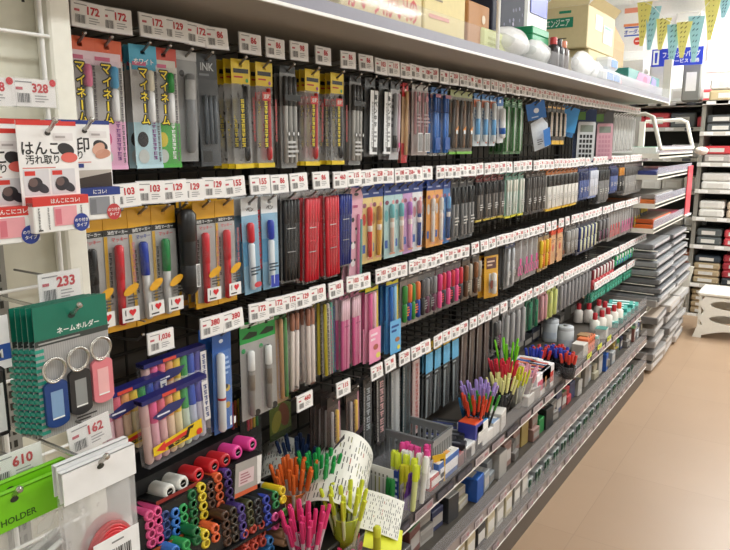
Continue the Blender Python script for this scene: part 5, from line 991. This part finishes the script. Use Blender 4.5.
XB=aty(691,230,BY).x
back_unit(XB,2.6,BY,zs,'grey shelving along the far wall, right of the end rack')
zs2=[aty(672,p,BY+.45).z for p in (103,128,158,190,225,262,300)]
back_unit(-.65,XB-.02,BY+.36,zs2,'grey shelving along the far wall behind the end rack')
def goods(x,y,z,sx,sy,sz,c,label,group,cat='box',name='storage_box',band=None):
    g=thing(name,Vector((x,y,z+.001)),label,cat,group); MB().rbox(0,0,0,sx,sy,sz-.003,M(c,.5),.012).build('box_body',g); b=MB().box(sx*.2,-.0012,sz*.25,sx*.75,.0,sz*.7,M(band or '#dcd8d2',.4)); b.build('label_patch',g)
rowsg=[(0,[('#c9b58e','beige rolled bundle',.34,.09),('#d8d6d2','grey white box',.20,.12),('#e9e7e2','white box',.3,.12)]*2),
 (1,[('#55585a','dark grey pack',.22,.07),('#efeeea','white box',.30,.10),('#f1f0ec','white carton',.3,.12),('#e3e1dc','pale box',.3,.12)]),
 (2,[('#b0a8a4','pale pack',.2,.07),('#e0434e','bright red box',.30,.08),('#d94a50','red box',.30,.13),('#cc3f4a','deep red box',.3,.10)]),
 (3,[('#e8e6e2','white towel pack',.22,.07),('#efedeb','white folded pack',.24,.075),('#e2dfdb','off-white pack',.26,.07),('#dedad6','pale pack',.26,.07),('#efedeb','white pack',.26,.07)]),
 (4,[('#e9e6e0','white towel pack',.19,.07),('#cdb9a2','beige towel pack',.19,.07),('#e3dcd2','cream towel pack',.22,.07),('#d9c9b4','sand towel pack',.22,.07),('#eae6e0','white roll pack',.22,.07)]),
 (5,[('#5a5f60','dark grey towel pack',.19,.07),('#cf4650','red towel pack',.16,.07),('#e0525c','coral red towel pack',.30,.08),('#55595a','charcoal towel pack',.24,.07),('#d9444e','red pack',.24,.07)]),
 (6,[('#b09c7c','tan towel pack',.20,.06),('#30363e','navy towel pack',.24,.065),('#37404a','dark blue towel pack',.24,.065),('#a8303c','dark red towel pack',.24,.065),('#2d333c','deep navy towel pack',.2,.06)]),
 (7,[('#a48f70','brown towel pack',.20,.055),('#a89878','tan pack',.24,.055),('#9a8868','dark tan pack',.24,.055),('#b0a080','beige pack',.24,.055)])]
rn=['top','second','third','fourth','fifth','sixth','seventh','lowest']
for (r,its) in rowsg:
    x=XB+.04; z=zs[r]; gap=(zs[r-1]-.03-z) if r else .3
    for i,(c,l,w,h) in enumerate(its):
        if x+w>2.5: break
        m=max(1,min(4,int((gap-.008)/h))) if r>2 else max(1,min(2,int((gap-.02)/h)))
        for k in range(m):
            cc2=c if k==0 else rnd.choice([c,its[(i+2)%len(its)][0]])
            goods(x,BY+.03,z+h*k,w,.28,h,cc2,('' if k==0 else ['','upper ','third-high ','topmost '][k])+(l if k==0 else 'stacked towel pack')+', '+ordn(i+1)+' from left on the '+rn[r]+' far shelf','goods on the '+rn[r]+' far shelf',name='towel_pack' if r>2 else 'storage_box',cat='pack' if r>2 else 'box')
        x+=w+.02
for r,z in enumerate(zs2):
    x=-.35
    for i in range(4):
        c,l=[[('#e9e7e2','white box'),('#55585a','dark box'),('#efeeea','white carton'),('#d94a50','red box')],[('#d84a52','red box'),('#e2545c','bright red box'),('#6a6e70','grey pack'),('#cf4650','red pack')],[('#e9e7e2','white jar box'),('#4a4a48','dark pack'),('#efeeea','white carton'),('#d9d5d0','pale box')],[('#dcd8d2','pale towel pack'),('#e9e6e0','white pack'),('#cfcac2','grey white pack'),('#e3dcd2','cream pack')],[('#e3dcd2','cream pack'),('#e9e6e0','white pack'),('#d9d4cc','pale pack'),('#efedeb','white towel pack')],[('#8a6a58','brown pack'),('#a08a70','tan pack'),('#b89a80','beige pack'),('#c97a5a','rust pack')],[('#a89878','tan pack'),('#9a8868','dark tan pack'),('#a48f70','brown pack'),('#b0a080','beige pack')]][r][i]
        w=ru(.16,.21); goods(x,BY+.40,z,w,.26,ru(.09,.14),c,l+', '+ordn(i+1)+' from left on the '+ordn(r+1)+' shelf behind the rack','goods on shelves behind the rack'); x+=w+.01
# ------------------------------------------------------------------ stool
p=atz(697,336,0); SX,SY=p.x,p.y-.02
g=thing('stool',Vector((SX,SY,0)),'white plastic step stool with oval cut-outs by the far shelving','stool'); WS=M('#efece2',.35); H=.36; Wd=.50
sf=MB().rbox(-.02,-.02,H-.04,Wd,.30,H,WS,.014).build('seat',g)
def plate(y):
    # front plate with two oval openings and arched foot, made of quads round each opening
    b=MB(); 
    def hole(x0,x1,z0,z1,cx,cz,rx,rz,yy,s):
        n=24; vo=[];vi=[]
        for i in range(n):
            a=2*PI*i/n; ca,sa=math.cos(a),math.sin(a); k=min((x1-cx)/abs(ca) if abs(ca)>1e-6 else 9,(z1-cz)/abs(sa) if abs(sa)>1e-6 else 9)
            vo.append((cx+ca*k,cz+sa*k)); vi.append((cx+rx*ca,cz+rz*sa))
        return vo,vi
    for (z0,z1) in ((.10,.21),(.21,H-.04)):
        cz=(z0+z1)/2; vo,vi=hole(.0,Wd-.02,z0,z1,(Wd-.02)/2,cz,.165,.036,y,1); n=len(vo)
        vs=[(u,y,v) for u,v in vo]+[(u,y,v) for u,v in vi]+[(u,y+.012,v) for u,v in vo]+[(u,y+.012,v) for u,v in vi]
        fs=[]
        for i in range(n): j=(i+1)%n; fs += [(i,j,n+j,n+i),(2*n+i,3*n+i,3*n+j,2*n+j),(n+i,n+j,3*n+j,3*n+i)]
        b.add(vs,fs,WS)
    pts=[(-.03,0),(.03,0)]+[(.03+(Wd-.08)*k/12,.02+.05*math.sin(PI*k/12)) for k in range(13)]+[(Wd-.05,0),(Wd+.01,0),(Wd-.02,.10),(0,.10)]
    N=len(pts); b.add([(u,y,v) for u,v in pts]+[(u,y+.012,v) for u,v in pts],[tuple(range(N)),tuple(range(N,2*N))[::-1]]+[(i,(i+1)%N,N+(i+1)%N,N+i) for i in range(N)],WS); return b
plate(-.015).build('front_panel',g); plate(.27).build('rear_panel',g)
for u in (-.005,Wd-.03): MB().box(u,-.003,.0,u+.02,.282,H-.04,WS).build('side_panel',g)
# ------------------------------------------------------------------ signs, bunting and window on the far wall
def wall_pt(px,py,y=7.06): return aty(px,py,y)
g=thing('blue_sign',wall_pt(651,57,6.9)*0+aty(651,67,6.30),'blue sign board with white writing above the far shelving','sign'); p0=aty(651,67,6.30); p1=aty(704,46,6.30); w=p1.x-p0.x; h=p1.z-p0.z
MB().box(0,0,0,w,.012,h,M('#2f44cf',.4)).build('board',g)
s=MB(TR); s.text('ファンシーバッグ',.0015,w*.58,h*.64,h*.36,M('#ffffff'),wmax=w*.72); s.text('サービス 価格',.0015,w*.66,h*.26,h*.24,M('#ffffff'),wmax=w*.6); s.rect(.0012,w*.03,h*.1,w*.15,h*.92,M('#f4f4f8')); s.prism([(w*.07,h*.2),(w*.11,h*.2),(w*.12,h*.8),(w*.06,h*.8)],.0013,.0016,M('#2f44cf')); s.build('lettering',g)
MB().box(w*.3,.012,0,w*.32,.03,h+.2,WHT).build('bracket',g)
p0=aty(622,52,6.6); p1=aty(647,5,6.6); w=p1.x-p0.x; h=p1.z-p0.z
g=thing('hanging_sign',p0,'white hanging sign with orange bands, blue writing and red disc','sign'); MB().box(0,0,0,w,.015,h,M('#f6f2ee',.4)).build('board',g)
s=MB(TR); s.rect(.0012,0,h*.86,w,h*.97,M('#ef9a80')); s.rect(.0012,0,h*.56,w,h*.62,M('#e88a5a')); s.rect(.0012,w*.05,h*.34,w*.95,h*.37,M('#3a5cc0')); s.rect(.0012,w*.05,h*.52,w*.95,h*.55,M('#3a5cc0')); s.text('オーダー',.0015,w*.45,h*.44,h*.11,M('#2f55b8'),wmax=w*.8); s.disc(.0015,w*.68,h*.22,h*.085,h*.085,M('#dc4a3a')); s.rect(.0018,w*.58,h*.205,w*.78,h*.235,M('#f4dcd4')); s.build('lettering',g)
MB().box(w*.2,.004,h,w*.22,.008,2.74-p0.z,WHT).box(w*.8,.004,h,w*.82,.008,2.74-p0.z,WHT).build('hanger',g)
# window (bright daylight) and air unit
wn=MB(); a=aty(706,72,7.08); e=aty(760,18,7.08); wn.box(a.x,7.075,a.z,e.x,7.095,e.z,M('#fbfbfa',.4)); wn=struct(wn.build('window_1'))
MB().box(a.x+.02,7.068,a.z+.02,e.x-.02,7.074,e.z-.02,emit('daylit_pane',(1,.99,.97,1),2.2)).build('pane',wn)
tag(MB().rbox(aty(676,18,6.95).x,6.95,aty(680,23,6.95).z,aty(702,18,6.95).x,7.08,aty(680,12,6.95).z,M('#d2d0ca',.5),.01).build('wall_box'),'pale grey box high on the far wall behind the bunting','wall box')
# grey goods on top of the far shelving
for i,(x0,x1,yt,c,l) in enumerate([(650,668,64,'#d9d6d0','pale grey box behind the blue sign'),(684,703,60,'#7c7a74','dark grey roll bundle right of the blue sign'),(612,645,60,'#e9e6e0','white carton on the far shelving behind the bag')]):
    q0=aty(x0,yt,BY+.12); q1=aty(x1,yt,BY+.12); goods(q0.x,BY+.12,1.80,q1.x-q0.x,.2,max(.05,q0.z-1.80),c,l,None)
# bunting
FL=[(645,2,46,'#f6ea84','yellow'),(653,6,50,'#a3d6e0','blue'),(664,18,50,'#f6ee8c','yellow'),(675,24,66,'#a5d8e0','blue'),(685,22,58,'#f6ee8c','yellow'),(697,16,62,'#a3d6de','blue'),(713,-2,40,'#f6ee8c','yellow'),(727,-10,18,'#a5d6e2','blue')]
BYY=5.4
pts=[aty(x,y0,BYY) for x,y0,_,_,_ in FL]; tag(MB().tube([aty(630,-14,BYY)]+pts+[aty(745,-30,BYY)],.002,WHT,5).build('bunting_cord'),'thin cord strung across with yellow and blue pennants','cord')
for i,(x,t,bt,c,cn) in enumerate(FL):
    q=aty(x,t,BYY); e=aty(x-4,bt,BYY); hw=.052; ln=q.z-e.z; g=thing('pennant',q,cn+' striped pennant, '+ordn(i+1)+' from left on the cord','pennant','bunting pennants')
    n=5; b=MB(); vs=[]; th=.002
    for yy in (-.001,.001):
        for j in range(n+1):
            f=j/n; wv=.012*math.sin(3*f+i); vs += [(-hw*(1-f*.78)+(e.x-q.x)*f,yy+wv,-ln*f),(hw*(1-f*.78)+(e.x-q.x)*f,yy+wv+.02*(1-f)*(i%2),-ln*f)]
    N=2*(n+1); fs=[]
    for j in range(n): fs += [(2*j,2*j+1,2*j+3,2*j+2),(N+2*j,N+2*j+2,N+2*j+3,N+2*j+1),(2*j,2*j+2,N+2*j+2,N+2*j),(2*j+1,N+2*j+1,N+2*j+3,2*j+3)]
    b.add(vs,fs,M(c,.6)); b.build('cloth',g)
    b=MB(); S=M('#8a7a2a' if cn=='yellow' else '#3a6a78')
    for j in range(7):
        f=(j+.6)/8; u=(e.x-q.x)*f; wv=.012*math.sin(3*f+i)-.004
        for s in (-.5,.1): b.add([(u+hw*(1-f*.78)*s,wv+.002,-ln*f),(u+hw*(1-f*.78)*(s+.3),wv+.002,-ln*f+.012),(u+hw*(1-f*.78)*(s+.3),wv+.002,-ln*f+.020),(u+hw*(1-f*.78)*s,wv+.002,-ln*f+.008)],[(0,1,2,3)],S)
    b.build('stripe_print',g)
# ------------------------------------------------------------------ ceiling lights
k=0
for (x,ys,en) in ((1.55,(-.6,1.2,3.0,4.8,6.1),16),(3.1,(0.5,3.0,5.5),14),(.9,(6.62,),30)):  # the last, single fixture is added close to the far wall to brighten it
    for y in ys:
        k+=1; g=thing('ceiling_light',(x,y,2.75),'long white fluorescent ceiling fixture, '+ordn(k)+' over the aisle, out of view','ceiling light','ceiling lights')
        MB().rbox(-.11,-.62,-.06,.11,.62,-.001,M('#f2f2f0',.5),.01).build('fixture_body',g)
        MB().box(-.09,-.60,-.066,.09,.60,-.0605,emit('tube_diffuser',(.98,1,.99,1),6)).build('diffuser',g)
        ld=bpy.data.lights.new('fluorescent_light','AREA'); ld.shape='RECTANGLE'; ld.size=.18; ld.size_y=1.2; ld.energy=en; ld.color=(.965,1,.985)
        lo=bpy.data.objects.new('fluorescent_light',ld); COL.objects.link(lo); lo.location=(x,y,2.675)
        ld.energy=en*(2.0 if y>4.5 else 1.0 if y>2 else .55)
w=bpy.data.worlds.new('World'); SC.world=w; w.use_nodes=True; w.node_tree.nodes['Background'].inputs[0].default_value=(.97,1,1,1); w.node_tree.nodes['Background'].inputs[1].default_value=.2
# ------------------------------------------------------------------ camera and view
cd=bpy.data.cameras.new('camera'); cd.sensor_fit='HORIZONTAL'; cd.sensor_width=36; cd.lens=36*FPX/730; cd.clip_start=.01
cam=bpy.data.objects.new('camera',cd); COL.objects.link(cam); cam.location=CAM; cam.rotation_euler=(PI/2-PH,0,TH); SC.camera=cam
SC.view_settings.view_transform='Standard'; SC.view_settings.look='None'; SC.view_settings.gamma=1; SC.view_settings.exposure=0.08; SC.view_settings.use_curve_mapping=False
try:
    SC.cycles.transparent_max_bounces=40; SC.cycles.max_bounces=6; SC.cycles.use_denoising=True
except Exception: pass
